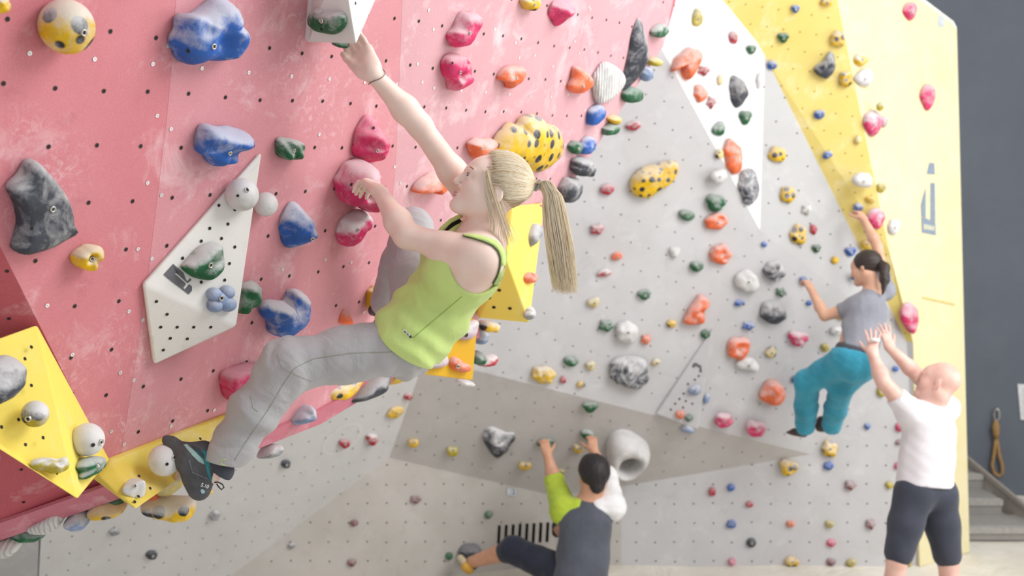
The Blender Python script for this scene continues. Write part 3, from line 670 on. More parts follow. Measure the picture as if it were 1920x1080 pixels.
R_('orange pointed hold touching the big yellow three-finger hold', [(880, 272), (890, 262), (908, 260), (926, 262), (928, 275), (916, 300), (905, 305), (894, 300), (885, 287)], .07, hm('orange', .5), bolts=[(904, 278, .007)], rough=.07)
yb = R_('big yellow hold with black spots and three fingers behind the head', [(925, 287), (934, 262), (950, 242), (963, 231), (974, 238), (984, 222), (1002, 216), (1016, 222), (1024, 232), (1042, 236), (1053, 262), (1050, 287), (1035, 306), (1005, 322), (975, 312), (945, 300)], .10, hm('yellow', .4, True), rough=.03, dents=[(-.45, .3, .10, .3), (-.05, .55, .10, .35), (-.25, .45, .08, .3)])
R_('orange wing-shaped hold in front of the face', [(778, 361), (785, 346), (800, 333), (825, 322), (838, 330), (836, 348), (820, 365), (814, 356), (796, 362)], .07, hm('orange', .55), rough=.06)
R_('blue bean hold near the far edge of the pink panel', [(1104, 228), (1107, 208), (1122, 196), (1132, 203), (1130, 218), (1116, 233), (1106, 235)], .05, hm('blue', .5))
R_('blue oval hold over the far edge beside a small green hold', E_('blob', 1102, 273, 11, 18, 35), .05, hm('blue', .6))
R_('small green knob beside the blue oval hold', E_('blob', 1079, 276, 10, 12), .045, hm('green', .3), bolts=[(1085, 278, .007)])
R_('orange pointed hold above the thigh', [(640, 607), (649, 582), (661, 598), (664, 610)], .04, hm('orange', .3), prof='pyr')
R_('yellow hold under the far foot behind the bent knee', E_('blob', 708, 562, 11, 22, 10), .09, hm('yellow', .3))
R_('red bead hold seen beside the ponytail', E_('blob', 1012, 390, 7, 9), .03, hm('red', .2))
# far edge of the overhang
EG = Plane(red(1243, 88), red(1040, 392), red(1243, 88) - RED.n * .02 + C3(-.25, -.10, .55))
def X_(label, x, y, rx, ry, rot, col, ch=.4, h=.05, kind='blob', **k):
    return hold(label, RED, E_(kind, x, y, rx, ry, rot), h, hm(col, ch, k.pop('spots', False)), group='holds along the far edge of the overhang', **k)
def lowered(o, dv):
    o.location = Vector(o.location) + dv; o['_o'] = tuple(o.location); return o
X_('small yellow hold at the upper corner of the overhang edge', 1228, 116, 10, 8, -20, 'olive')
X_('blue hold half hidden below the dark blade hold', 1212, 139, 8, 15, 10, 'bluegrey')
X_('green rounded hold under the tip of the dark blade hold', 1187, 179, 17, 15, -30, 'green', .3)
X_('small yellow cap hold on the edge above a green one', 1152, 224, 9, 8, 0, 'yellow')
X_('green two-part hold hanging on the overhang edge', 1146, 242, 15, 9, -35, 'green', .4)
X_('dark grey rounded hold on the overhang edge, upper one', 1094, 314, 17, 18, -40, 'dark', .5, .08)
X_('dark grey rounded hold on the overhang edge, lower one', 1068, 356, 14, 24, 20, 'dark', .5, .08)
# on the volumes
p = OnMesh(B2, 12, 705)
R_('black and white chalked hold on the large yellow volume', [(-30, 690), (-8, 670), (18, 667), (37, 684), (44, 705), (36, 733), (15, 751), (-10, 760), (-34, 735)], .07, hm('dark', .6), pl=p, rough=.05)
ballhold('grey and yellow ball hold on the large yellow volume', OnMesh(B2, 66, 776), 66, 776, 25, hm('olive', .8, True), [(53, 785, .0085)])
ballhold('white ball hold with a bolt on the large yellow volume', OnMesh(B2, 160, 812), 164, 824, 31, hm('white', .6), [(189, 829, .009), (174, 834, -.006)])
R_('green carved hold under the white ball on the yellow volume', [(155, 864), (170, 855), (184, 859), (187, 873), (178, 888), (160, 897), (157, 884), (152, 875)], .05, hm('green', .5), pl=OnMesh(B2, 165, 875), bolts=[(183, 873, .008)], rough=.09)
R_('long yellow and grey jug near the lower edge of the yellow volume', [(60, 866), (75, 858), (100, 861), (118, 859), (127, 868), (122, 882), (108, 887), (90, 881), (66, 878)], .04, hm('olive', .8), pl=OnMesh(B2, 95, 872), dents=[(.3, -.1, .25, .4)], rough=.1)
ballhold('chalky ball hold under the climbing shoe', OnMesh(B3, 308, 863), 308, 863, 30, hm('white', .85), [(326, 858, .008), (313, 870, -.005)])
R_('small white three-sided hold on the scuffed yellow volume', [(238, 905), (250, 893), (262, 896), (275, 905), (277, 922), (266, 930), (247, 926), (236, 916)], .05, hm('white', .7), prof='pyr', pl=OnMesh(B3, 257, 912), bolts=[(253, 911, .006)])
R_('green cracked hold on the white volume at the top', [(580, 35), (585, 20), (600, 11), (620, 20), (638, 23), (644, 40), (638, 58), (622, 65), (600, 60), (583, 48)], .05, hm('green', .75), pl=OnMesh(B4, 610, 40), bolts=[(603, 39, .008), (603, 55, -.005)])
R_('green hold under the white volume touched by the raised hand', E_('round', 640, 82, 16, 7), .03, hm('green', .2), pl=Plane(RED.at(640, 82, .07), RED.at(660, 82, .07), RED.at(640, 90, .07)), lift=.2)
R_('grey elongated hold on the flat golden volume', [(757, 688), (770, 678), (800, 670), (828, 656), (838, 668), (838, 683), (822, 690), (800, 692), (785, 700), (768, 697)], .05, hm('pinkgrey', .5), pl=OnMesh(B6, 800, 685), bolts=[(792, 681, .010)])
R_('orange grooved hold on the flat golden volume', [(843, 678), (850, 668), (862, 675), (880, 687), (878, 697), (862, 697), (848, 690)], .05, hm('orange', .35), pl=OnMesh(B6, 862, 684), bolts=[(859, 687, .010)], dents=[(.1, .3, .25, .4)])
R_('pale pocketed hold at the corner of the golden volume', [(858, 628), (872, 610), (893, 600), (894, 620), (884, 635), (866, 637)], .04, hm('pinkgrey', .6), pl=OnMesh(B6, 878, 625), bolts=[(874, 628, -.010)])
R_('grey almond-shaped hold on the two-tone yellow volume', [(1000, 418), (1012, 424), (1010, 440), (1004, 452), (997, 462), (992, 445), (994, 430)], .05, hm('grey', .5), pl=OnMesh(B5, 1000, 440))
R_('small orange ring hold on the two-tone yellow volume', E_('round', 992, 521, 10, 11), .05, hm('orange', .3), pl=OnMesh(B5, 990, 520), dents=[(.1, .2, .35, .6)])
R_('small grey hold at the tip of the two-tone yellow volume', E_('blob', 993, 588, 6, 12), .04, hm('grey', .7), pl=OnMesh(B5, 990, 588))
# under the lip of the overhang: holds screwed to its underside return
LIPP = Plane(off(lipB[1], 0, 0, .06), off(lipB[2], 0, 0, .06), off(lipB[1], 0, 0, .06) + C3(.25, .9, .25))
def U_(label, pts, col, ch=.5, h=.09, far=False, **k):
    pl = LIPP if not far else LIPF
    sp = k.pop('spots', False); st = k.pop('stripe', False)
    return hold(label, pl, pts, h, hm(col, ch, sp, stripe=st), n=36, subd=2, group='holds under the lip of the overhang', lift=.4, **k)
LIPF = Plane(off(lipB[3], 0, 0, .06), off(lipB[5], 0, 0, .06), off(lipB[3], 0, 0, .06) + C3(.25, .9, .25))
U_('white ribbed shell hold under the lip of the overhang', [(45, 985), (70, 970), (100, 950), (122, 943), (128, 958), (118, 978), (100, 993), (75, 999), (55, 996)], 'white', .4, stripe=True)
U_('pale blue hold under the lip beside the white shell', [(118, 985), (130, 968), (148, 954), (165, 962), (170, 975), (160, 988), (140, 992)], 'bluegrey', .6)
U_('dark green flat hold under the lip below the white shell', [(16, 1000), (38, 988), (60, 992), (86, 1000), (74, 1012), (48, 1016), (22, 1013)], 'green', .3, .05)
U_('white ribbed hold at the lowest corner of the lip', [(-15, 1018), (10, 1008), (34, 1012), (38, 1025), (22, 1040), (0, 1042), (-15, 1035)], 'white', .4, stripe=True)
U_('yellow spotted hold under the lip left of the scuffed volume', [(160, 962), (175, 945), (200, 938), (232, 948), (236, 955), (220, 966), (190, 971), (168, 970)], 'yellow', .4, spots=True)
U_('dark green hold under the lip behind the scuffed volume', [(186, 935), (200, 926), (222, 932), (232, 944), (210, 946)], 'green', .1, .05)
U_('long yellow spotted hold under the scuffed volume', [(262, 950), (280, 938), (300, 935), (330, 936), (355, 938), (367, 948), (362, 968), (345, 976), (318, 972), (290, 970), (270, 962)], 'yellow', .6, spots=True)
U_('white and yellow oval hold behind the climbing shoe', [(290, 925), (305, 905), (330, 888), (352, 880), (352, 900), (335, 918), (310, 930)], 'paleyellow', .7, .06)
U_('orange tongue-shaped hold under the scuffed volume', [(272, 943), (285, 930), (297, 922), (296, 935), (285, 945)], 'orange', .1, .04)
U_('yellow hold under the heel of the climbing shoe', E_('blob', 378, 924, 19, 11, -20), 'yellow', .4, .05, spots=True, far=True)
U_('pale blue hold behind the trouser leg', [(540, 790), (548, 770), (562, 757), (572, 770), (568, 790), (552, 798)], 'bluegrey', .5, .15, far=True)
U_('grey rounded hold below the trouser leg', [(490, 858), (500, 838), (518, 832), (525, 842), (518, 855), (502, 860)], 'grey', .6, .07, far=True)
U_('yellow spotted hold under the thigh of the blonde climber', [(594, 738), (612, 722), (640, 712), (668, 702), (680, 706), (668, 728), (650, 748), (625, 754), (605, 750)], 'yellow', .5, .10, spots=True, far=True)
U_('small green hold behind the spotted hold under the thigh', [(636, 754), (655, 740), (670, 735), (664, 748), (648, 756)], 'green', .4, .04, far=True)
U_('big dark grey rounded hold under the golden volume', [(655, 752), (668, 728), (690, 704), (715, 697), (724, 710), (716, 732), (698, 747), (675, 755)], 'dark', .4, .12, far=True)
U_('small yellow knobby hold under the golden volume', [(722, 712), (730, 702), (748, 700), (762, 704), (755, 712), (740, 721), (728, 720)], 'yellow', .2, .07, far=True)
LIPR = Plane(red(893, 606, -.05), red(960, 510, -.05), red(893, 606, -.05) + C3(.3, .5, .6))
def V_(label, *a, **k):
    return hold(label, LIPR, E_(*a), k.pop('h', .06), k.pop('m'), group='holds along the far edge of the overhang', **k)
V_('pale blue hold peeking out beside the golden volume', 'blob', 902, 632, 8, 14, 15, m=hm('bluegrey', .5))
V_('yellow hold with dark spots under the two-tone volume', 'blob', 916, 611, 19, 11, 10, m=hm('yellow', .6, True))
V_('green hold peeking out beside the golden volume', 'blob', 897, 672, 10, 13, 0, m=hm('green', .4))
V_('red and white hold beside the green one by the golden volume', 'blob', 915, 676, 17, 9, -30, m=hm('red', .7))
V_('white hold under the lower edge of the golden volume', 'blob', 872, 717, 14, 6, 5, m=hm('white', .4))
# ------------------------------------------------------------------ holds on the back walls
p7a = OnMesh(B7, 1300, 735); p7b = OnMesh(B7, 1280, 772)
def BK(pl, grp, rows):
    for r in rows:
        kind, x, y, rx, ry, rot, col, ch, label = r[:9]; o = r[9] if len(r) > 9 else {}
        pts = o.get('pts') or E_(kind, x, y, rx, ry, rot)
        big = max(rx, ry) > 15
        d = to_px(pl.at(x, y))[2]; H = o.get('H', .75 * min(rx, ry) * d / F + .012)
        hold(label, o.get('pl', pl), pts, H, hm(col, ch, o.get('sp', False), o.get('vein', False)), prof=o.get('prof', 'dome'), n=30 if big else 18, bolts=[(x + o.get('bx', 2), y + o.get('by', 2), .010)] if o.get('bolt', big or rx > 7) else (),
             dents=o.get('dents', ()), rough=o.get('rough', .09), group=grp, subd=2 if big else 1)
S = dict(sp=True)
PK = [(.05, .25, .3, .45)]
BK(PA, 'holds on the white facet', [
 ('bean', 1308, 34, 9, 20, 0, 'olive', .5, 'brown-yellow crescent hold at the top of the white facet'),
 ('blob', 1291, 118, 28, 32, 0, 'orange', .45, 'large orange two-part hold on the white facet', dict(pts=[(1262, 128), (1270, 105), (1290, 88), (1300, 90), (1316, 98), (1312, 122), (1302, 138), (1292, 150), (1282, 138), (1278, 122), (1264, 136)])),
 ('blob', 1376, 70, 8, 12, -10, 'red', .5, 'small red hold beside the upper yellow edge'),
 ('tri', 1409, 92, 9, 9, 0, 'green', .3, 'small green hold nearest the yellow strip on the white facet'),
 ('star', 1320, 132, 10, 9, 0, 'red', .6, 'small red hold under the large orange one'),
 ('blob', 1314, 175, 11, 18, -10, 'orange', .5, 'oval orange hold on the white facet, left of a small red one'),
 ('star', 1334, 191, 8, 11, 10, 'red', .6, 'small red hold beside the oval orange one'),
 ('blob', 1350, 150, 5, 11, 0, 'paleyellow', .5, 'slim pale yellow hold left of the dark triangular one'),
 ('tri', 1388, 170, 18, 32, 0, 'dark', .35, 'dark grey triangular hold on the white facet', dict(pts=[(1376, 140), (1384, 142), (1398, 155), (1407, 172), (1398, 190), (1383, 202), (1375, 190), (1371, 165), (1371, 148)], prof='pyr')),
 ('tri', 1398, 219, 11, 14, 0, 'green', .3, 'green pointed hold under the dark triangular one'),
 ('bean', 1348, 242, 11, 16, 20, 'green', .45, 'green chalky hold left of centre on the white facet'),
 ('blob', 1376, 293, 16, 33, -8, 'orange', .4, 'large oval orange hold with a pocket on the white facet', dict(dents=[(.3, .5, .25, .5)])),
 ('blob', 1349, 288, 7, 10, 0, 'paleyellow', .4, 'small yellow spotted hold left of the large oval orange one', S),
 ('blob', 1348, 330, 15, 13, -20, 'white', .3, 'white faceted hold by the grey and white crease'),
 ('blob', 1404, 349, 17, 35, -8, 'dark', .3, 'dark veined oval hold at the tip of the white facet', dict(vein=True)),
 ('blob', 1424, 150, 6, 15, 5, 'white', .3, 'pale thin hold beside the dark triangular one', dict(bolt=False)),
])
BK(PC, 'holds on the large grey wall', [
 ('blob', 1187, 236, 15, 9, -10, 'red', .6, 'red chalky hold high on the grey wall by the overhang edge'),
 ('blob', 1226, 337, 47, 31, -22, 'yellow', .4, 'big yellow oval hold with black spots on the grey wall', dict(sp=True, pts=[(1181, 345), (1190, 325), (1210, 312), (1240, 305), (1268, 303), (1272, 318), (1262, 338), (1240, 358), (1215, 370), (1192, 366)])),
 ('blob', 1139, 355, 14, 11, 0, 'red', .5, 'red hold left of the big yellow oval'),
 ('tri', 1342, 380, 19, 17, 10, 'green', .35, 'larger green pointed hold above an orange one'),
 ('jug', 1288, 402, 15, 12, 10, 'green', .35, 'green hold just below the big yellow oval'),
 ('blob', 1344, 416, 21, 16, -15, 'orange', .4, 'orange egg-shaped hold with a pocket under the larger green one', dict(dents=[(.4, .3, .3, .5)])),
 ('star', 1120, 430, 13, 10, -15, 'red', .55, 'red knobbly hold right of the ponytail'),
 ('blob', 1352, 477, 19, 20, 0, 'orange', .45, 'orange swirl hold in the middle of the grey wall', dict(dents=[(.1, .1, .3, .4), (.3, -.4, .2, .3)])),
 ('blob', 1156, 481, 11, 7, -15, 'orange', .2, 'small orange-red hold right of the ponytail'),
 ('tri', 1265, 472, 10, 11, 0, 'white', .4, 'small white and yellow hold in the middle of the grey wall', dict(bolt=False)),
 ('jug', 1307, 498, 13, 12, 0, 'green', .4, 'green hold left below the orange swirl'),
 ('blob', 1402, 527, 21, 22, 0, 'white', .3, 'round white hold right of the orange swirl'),
 ('bean', 1133, 512, 14, 8, -10, 'red', .75, 'pale red hold beside the tip of the ponytail'),
 ('tri', 1208, 552, 13, 10, -10, 'green', .4, 'green hold above the white egg hold'),
 ('bean', 1387, 568, 10, 7, -10, 'blue', .4, 'small blue hold under the round white one'),
 ('tri', 1113, 567, 12, 10, -20, 'paleyellow', .5, 'small yellow pointed hold below the ponytail'),
 ('blob', 1308, 582, 24, 30, 0, 'orange', .4, 'tall orange two-step hold in the middle of the grey wall', dict(pts=[(1312, 552), (1326, 558), (1331, 570), (1322, 582), (1322, 600), (1314, 609), (1296, 609), (1282, 603), (1288, 586), (1302, 565)], dents=[(.2, 0, .25, .4)])),
 ('star', 1137, 611, 14, 11, 0, 'green', .4, 'green knobbly hold left of the white egg hold'),
 ('blob', 1176, 622, 21, 22, 15, 'white', .3, 'white egg-shaped hold low on the grey wall'),
 ('blob', 1259, 607, 9, 8, 0, 'yellow', .3, 'small yellow spotted hold left of the tall orange one', S),
 ('star', 1211, 636, 9, 9, 0, 'orange', .3, 'small orange hold beside the white egg hold'),
 ('blob', 1323, 626, 9, 8, 0, 'green', .2, 'small green hold under the tall orange one'),
 ('star', 1403, 611, 11, 8, 0, 'blue', .5, 'blue ragged hold above the orange knot hold'),
 ('blob', 1386, 653, 20, 22, 10, 'orange', .45, 'orange knot-shaped hold on the lower grey wall', dict(dents=[(0, 0, .35, .35)])),
 ('jug', 1071, 676, 14, 11, 0, 'green', .4, 'green hold between the golden volume and the big dark boulder hold'),
 ('tri', 1107, 685, 9, 9, -15, 'paleyellow', .5, 'small yellow hold right of the green one by the golden volume'),
 ('blob', 1182, 698, 40, 29, 5, 'dark', .6, 'big dark veined boulder-like hold low on the grey wall', dict(vein=True)),
 ('blob', 1018, 702, 24, 16, 5, 'yellow', .55, 'yellow and white hold near the bottom edge of the grey wall', dict(rough=.14)),
 ('blob', 1056, 712, 6, 7, 0, 'red', .3, 'tiny dark red hold under the bottom row of green holds'),
 ('blob', 1090, 721, 8, 6, 0, 'yellow', .3, 'tiny yellow spotted hold at the bottom edge of the grey wall', S),
 ('bean', 1230, 679, 9, 7, -20, 'paleyellow', .5, 'small yellow hold at the upper corner of the boulder-like hold'),
 ('bean', 1402, 684, 22, 15, 10, 'white', .5, 'white hold under the orange knot hold'),
 ('blob', 1452, 507, 20, 20, 0, 'dark', .6, 'round dark hold with white rings left of the climber in grey', dict(vein=True)),
 ('blob', 1449, 586, 25, 23, 0, 'dark', .55, 'large round black and white hold below the ringed one', dict()),
 ('star', 1464, 548, 9, 8, 0, 'green', .3, 'small green hold between the two round dark holds'),
 ('blob', 1433, 458, 5, 5, 0, 'blue', .3, 'tiny blue hold above the ringed dark hold'),
 ('drop', 1447, 738, 25, 25, 70, 'orange', .4, 'orange shield-shaped hold left of the turquoise trousers'),
 ('bean', 1446, 661, 10, 14, 30, 'paleyellow', .4, 'yellow curved hold above the orange shield hold', S),
 ('tri', 1497, 634, 19, 15, 10, 'pink', .65, 'pink and white hold above the turquoise trousers'),
 ('blob', 1517, 568, 5, 5, 0, 'blue', .2, 'tiny blue hold under the lowered forearm of the climber in grey'),
 ('blob', 1507, 527, 8, 8, 0, 'blue', .3, 'blue hold under the lowered hand of the climber in grey'),
 ('blob', 1585, 592, 14, 8, -10, 'yellow', .3, 'yellow hold half hidden by the elbow sleeve of the climber in grey', S),
 ('blob', 1568, 620, 13, 8, 0, 'white', .4, 'white and red hold below the sleeve of the climber in grey'),
 ('blob', 1548, 652, 8, 8, 0, 'olive', .3, 'small olive hold above the turquoise trousers'),
 ('blob', 1490, 712, 6, 7, 0, 'blue', .3, 'small blue hold left of the turquoise knee'),
 ('blob', 1604, 519, 8, 7, 0, 'blue', .4, 'small blue hold in front of the face of the climber in grey'),
 ('blob', 1325, 747, 6, 10, 10, 'bluegrey', .5, 'pale blue hold on the side of the thin triangular volume', dict(bolt=False)),
])
BK(PC, 'holds on the thin triangular volume', [
 ('blob', 1302, 731, 12, 9, -10, 'bluegrey', .5, 'pale blue hold on the thin triangular volume', dict(pl=p7a)),
 ('jug', 1275, 776, 8, 9, 0, 'orange', .3, 'small orange hold on the thin triangular volume', dict(pl=p7b)),
 ('blob', 1292, 783, 8, 7, 0, 'green', .3, 'small green hold on the thin triangular volume', dict(pl=p7b)),
])
BK(PEm, 'holds on the shaded grey facet', [
 ('bean', 1288, 804, 14, 7, 10, 'bluegrey', .5, 'blue-grey hold under the tip of the thin triangular volume', dict(bolt=False)),
 ('blob', 1357, 788, 19, 13, 5, 'pink', .6, 'pink and white hold, first right of the thin triangular volume'),
 ('jug', 1418, 802, 19, 17, 10, 'pink', .6, 'pink and white hold, second right of the thin triangular volume'),
 ('tri', 1106, 761, 15, 10, 0, 'green', .35, 'green pointed hold above the climbing hands'),
 ('blob', 935, 828, 28, 28, 0, 'dark', .7, 'grey faceted rock-like hold left of the dark-haired climber', dict(pts=[(910, 803), (924, 799), (948, 808), (966, 815), (956, 838), (936, 857), (914, 842), (906, 820)], prof='pyr')),
 ('jug', 775, 828, 10, 9, 0, 'yellow', .3, 'small yellow hold at the near end of the shaded facet'),
 ('jug', 848, 843, 11, 10, 0, 'olive', .3, 'small yellow ring-like hold, second in from the near end'),
 ('bean', 1022, 828, 17, 8, -5, 'green', .3, 'green hold under the lime-sleeved hand', dict(bolt=False)),
 ('bean', 1102, 815, 15, 11, 35, 'green', .5, 'green hold gripped by the upper bare hand', dict(bolt=False)),
 ('tri', 1083, 840, 11, 8, 20, 'yellow', .4, 'small yellow and black hold between the two climbing hands', S),
 ('jug', 984, 871, 13, 8, 0, 'yellow', .4, 'yellow hold left of the lime sleeve'),
 ('bean', 1050, 884, 10, 6, -15, 'olive', .4, 'small yellow hold right of the lime sleeve', S),
])
BK(PFm, 'holds on the lower grey wall', [
 ('bean', 1419, 838, 10, 6, 0, 'orange', .4, 'small orange-red hold under the second pink and white hold'),
 ('star', 779, 936, 10, 7, 0, 'maroon', .3, 'dark red hold left below the shaded facet'),
 ('blob', 664, 980, 8, 6, 0, 'maroon', .2, 'small dark red hold left of the vent slots, upper one'),
 ('blob', 548, 1022, 7, 6, 0, 'grey', .5, 'small grey hold at the foot of the wall crease'),
 ('tri', 660, 1054, 9, 7, 0, 'maroon', .3, 'small dark red hold at the bottom edge of the picture'),
 ('blob', 916, 964, 8, 7, 0, 'green', .2, 'small green hold above the vent slots'),
 ('blob', 1335, 921, 7, 9, 0, 'red', .3, 'small red triangular hold right of the dark-haired climber'),
 ('blob', 1370, 914, 7, 7, 0, 'blue', .2, 'small blue hold right of the red triangular one'),
 ('blob', 1405, 945, 7, 6, 0, 'red', .3, 'small red hold between two blue ones'),
 ('blob', 1371, 982, 9, 8, 0, 'blue', .2, 'blue round hold in the column above the pink foothold'),
 ('round', 1408, 1017, 9, 9, 0, 'dark', .1, 'small black disc hold near the mats'),
 ('blob', 1372, 1052, 7, 7, 0, 'pink', .4, 'small pink foothold right above the mats'),
 ('tri', 1477, 875, 19, 16, 20, 'yellow', .45, 'yellow spotted hold left below the turquoise legs', S),
 ('blob', 1555, 840, 15, 17, 0, 'yellow', .45, 'yellow spotted hold right under the turquoise legs', S),
 ('blob', 1553, 873, 9, 8, 0, 'blue', .2, 'blue hold under the spotted one below the turquoise legs'),
 ('star', 1593, 909, 10, 9, 0, 'maroon', .4, 'dark red star hold left of the spotter'),
 ('blob', 1667, 909, 7, 7, 0, 'olive', .2, 'small yellow hold beside the spotter at hip height'),
 ('jug', 1482, 981, 8, 7, 0, 'orange', .2, 'small orange jug in the lower row left of the spotter'),
 ('jug', 1555, 981, 8, 8, 0, 'olive', .3, 'small olive jug in the lower row left of the spotter'),
 ('star', 1631, 982, 9, 9, 0, 'maroon', .4, 'dark red hold in the lower row by the spotter knee'),
 ('blob', 1558, 1017, 8, 7, 0, 'pink', .3, 'small dark pink hold under the olive jug'),
 ('blob', 1484, 1052, 14, 10, 0, 'yellow', .4, 'yellow spotted foothold just above the mats', S),
 ('blob', 1558, 1053, 9, 7, 0, 'maroon', .3, 'maroon square foothold just above the mats'),
 ('blob', 1595, 1054, 9, 8, 0, 'olive', .3, 'round yellow foothold right of the maroon square one'),
 ('blob', 1701, 1055, 9, 7, 0, 'olive', .3, 'yellow foothold between the legs of the spotter'),
 ('tri', 1626, 799, 6, 6, 0, 'blue', .3, 'small blue hold between turquoise legs and white shirt'),
 ('round', 1686, 800, 8, 9, 0, 'pink', .3, 'pink ring hold touching the white shirt'),
 ('blob', 1686, 828, 8, 5, -15, 'maroon', .3, 'dark red hold below the pink ring hold'),
 ('blob', 1682, 873, 6, 6, 0, 'pink', .2, 'pink hold half hidden by the hem of the white shirt'),
 ('blob', 1474, 818, 7, 6, 0, 'blue', .3, 'blue foothold under the toes of the climber in grey'),
 ('blob', 1577, 768, 6, 9, 0, 'pink', .3, 'pink hold behind the turquoise trouser leg'),
 ('round', 1679, 691, 6, 5, 0, 'blue', .2, 'small blue ring hold between the reaching arms'),
 ('star', 1652, 678, 8, 9, 0, 'red', .5, 'red and white hold between turquoise hip and reaching arm'),
 ('blob', 1651, 734, 7, 11, 0, 'olive', .4, 'yellow hold below the lower reaching arm'),
 ('round', 882, 1036, 23, 19, 0, 'dark', .2, 'large round dark grey hold behind the black and ochre shoe', dict(bolt=False, H=.10)),
 ('blob', 842, 1042, 7, 7, 0, 'green', .1, 'small green foothold under the toe of the black and ochre shoe', dict(bolt=False)),
])
BK(PG, 'holds on the side facet', [
 ('blob', 742, 773, 17, 9, -20, 'yellow', .4, 'yellow oval hold on the side facet near its crease'),
 ('blob', 766, 743, 9, 6, -10, 'red', .5, 'small red hold above the yellow oval on the side facet'),
 ('jug', 646, 831, 10, 9, 0, 'red', .4, 'red hold with a white top inside a chalk ring'),
 ('tri', 698, 824, 11, 11, 0, 'red', .75, 'red and white hold right of the chalk ring'),
 ('blob', 536, 870, 9, 7, -15, 'dark', .1, 'black oval hold beside the trouser leg'),
 ('blob', 285, 1041, 11, 7, -10, 'dark', .1, 'black oval hold at the bottom below the overhang'),
 ('blob', 215, 998, 11, 6, -5, 'grey', .5, 'flat grey hold below the scuffed yellow volume', dict(bolt=False)),
 ('blob', 403, 967, 11, 8, -30, 'grey', .6, 'pale grey hold below the climbing shoe', dict(bolt=False)),
])
BK(PB, 'holds on the pale grey facet', [
 ('blob', 1458, 289, 15, 15, 0, 'yellow', .3, 'yellow spotted hold, highest on the pale grey facet', S),
 ('blob', 1478, 365, 14, 16, 0, 'yellow', .3, 'yellow spotted hold, second highest on the pale grey facet', S),
 ('star', 1513, 393, 9, 9, 0, 'white', .3, 'small white hold on the pale grey facet'),
 ('blob', 1497, 440, 15, 18, 0, 'yellow', .35, 'yellow spotted hold, lowest on the pale grey facet', S),
 ('blob', 1525, 430, 6, 10, -15, 'red', .3, 'small red hold right of the lowest spotted one'),
 ('tri', 1531, 465, 8, 8, 0, 'green', .3, 'small green hold below the small red one'),
 ('blob', 1566, 488, 7, 7, 0, 'yellow', .1, 'small plain yellow hold beside a blue one'),
 ('tri', 1595, 471, 10, 9, 0, 'blue', .3, 'blue hold near the head of the climber in grey'),
])
BK(PYm, 'holds on the yellow strip', [
 ('tri', 1468, 70, 11, 10, 0, 'green', .3, 'green pointed hold on the yellow strip'),
 ('tri', 1491, 16, 8, 8, 0, 'blue', .4, 'blue hold near the top of the yellow strip'),
 ('blob', 1447, 121, 9, 9, 0, 'blue', .5, 'blue hold on the edge of the yellow strip'),
 ('blob', 1570, 73, 14, 16, 0, 'yellow', .45, 'yellow spotted hold above the dark grey shark-fin one', S),
 ('blob', 1547, 122, 20, 26, 0, 'dark', .45, 'dark grey shark-fin hold on the yellow strip', dict(pts=[(1554, 96), (1564, 104), (1565, 125), (1558, 141), (1545, 147), (1530, 139), (1526, 126), (1542, 114)])),
 ('blob', 1585, 148, 13, 16, 0, 'yellow', .45, 'yellow spotted hold right below the dark shark-fin one', S),
 ('blob', 1549, 4, 11, 8, 0, 'yellow', .4, 'yellow spotted hold cut by the top of the picture', S),
 ('blob', 1536, 214, 10, 9, 0, 'blue', .5, 'blue hold in the middle of the yellow strip'),
 ('bean', 1551, 290, 10, 8, -25, 'blue', .5, 'lower blue hold on the yellow strip'),
 ('blob', 1608, 262, 7, 8, 0, 'paleyellow', .4, 'small pale yellow hold right of the lower blue one'),
 ('blob', 1608, 388, 9, 8, 0, 'blue', .5, 'blue hold gripped by the raised hand of the climber in grey'),
 ('blob', 1632, 373, 9, 7, 0, 'yellow', .3, 'small yellow spotted hold above the gripped blue one', S),
 ('jug', 1625, 457, 11, 10, 0, 'yellow', .4, 'yellow hold just above the dark ponytail'),
 ('blob', 1650, 200, 7, 9, 0, 'olive', .4, 'small yellow hold above the pink shield by the crease'),
])
BK(PR, 'holds on the pale yellow wall', [
 ('drop', 1707, 21, 12, 17, 0, 'pink', .45, 'pink pointed hold at the top of the pale yellow wall'),
 ('drop', 1740, 182, 13, 25, 0, 'pink', .5, 'pink drop-shaped hold alone on the pale yellow wall'),
 ('jug', 1615, 110, 12, 14, 15, 'yellow', .7, 'yellow and white hold high beside the yellow crease'),
 ('bean', 1620, 146, 15, 20, 30, 'white', .4, 'white and dark red curved hold beside the yellow crease, upper one'),
 ('drop', 1637, 231, 17, 25, 0, 'pink', .7, 'large pink and grey shield hold by the yellow crease'),
 ('blob', 1657, 228, 7, 10, 0, 'pinkgrey', .5, 'small grey hold touching the pink and grey shield'),
 ('bean', 1618, 338, 18, 17, 20, 'white', .4, 'white and dark red curved hold beside the yellow crease, lower one'),
 ('blob', 1653, 352, 8, 9, 0, 'olive', .4, 'small yellow hold right of the lower curved white one'),
 ('drop', 1643, 410, 15, 21, -5, 'pink', .6, 'pink shield hold touching the raised forearm'),
 ('blob', 1676, 425, 10, 15, 10, 'white', .4, 'white hold with a dark red cap on the pale yellow wall'),
 ('drop', 1706, 596, 15, 30, -8, 'pink', .5, 'pink pointed hold low on the pale yellow wall above the spotter'),
])
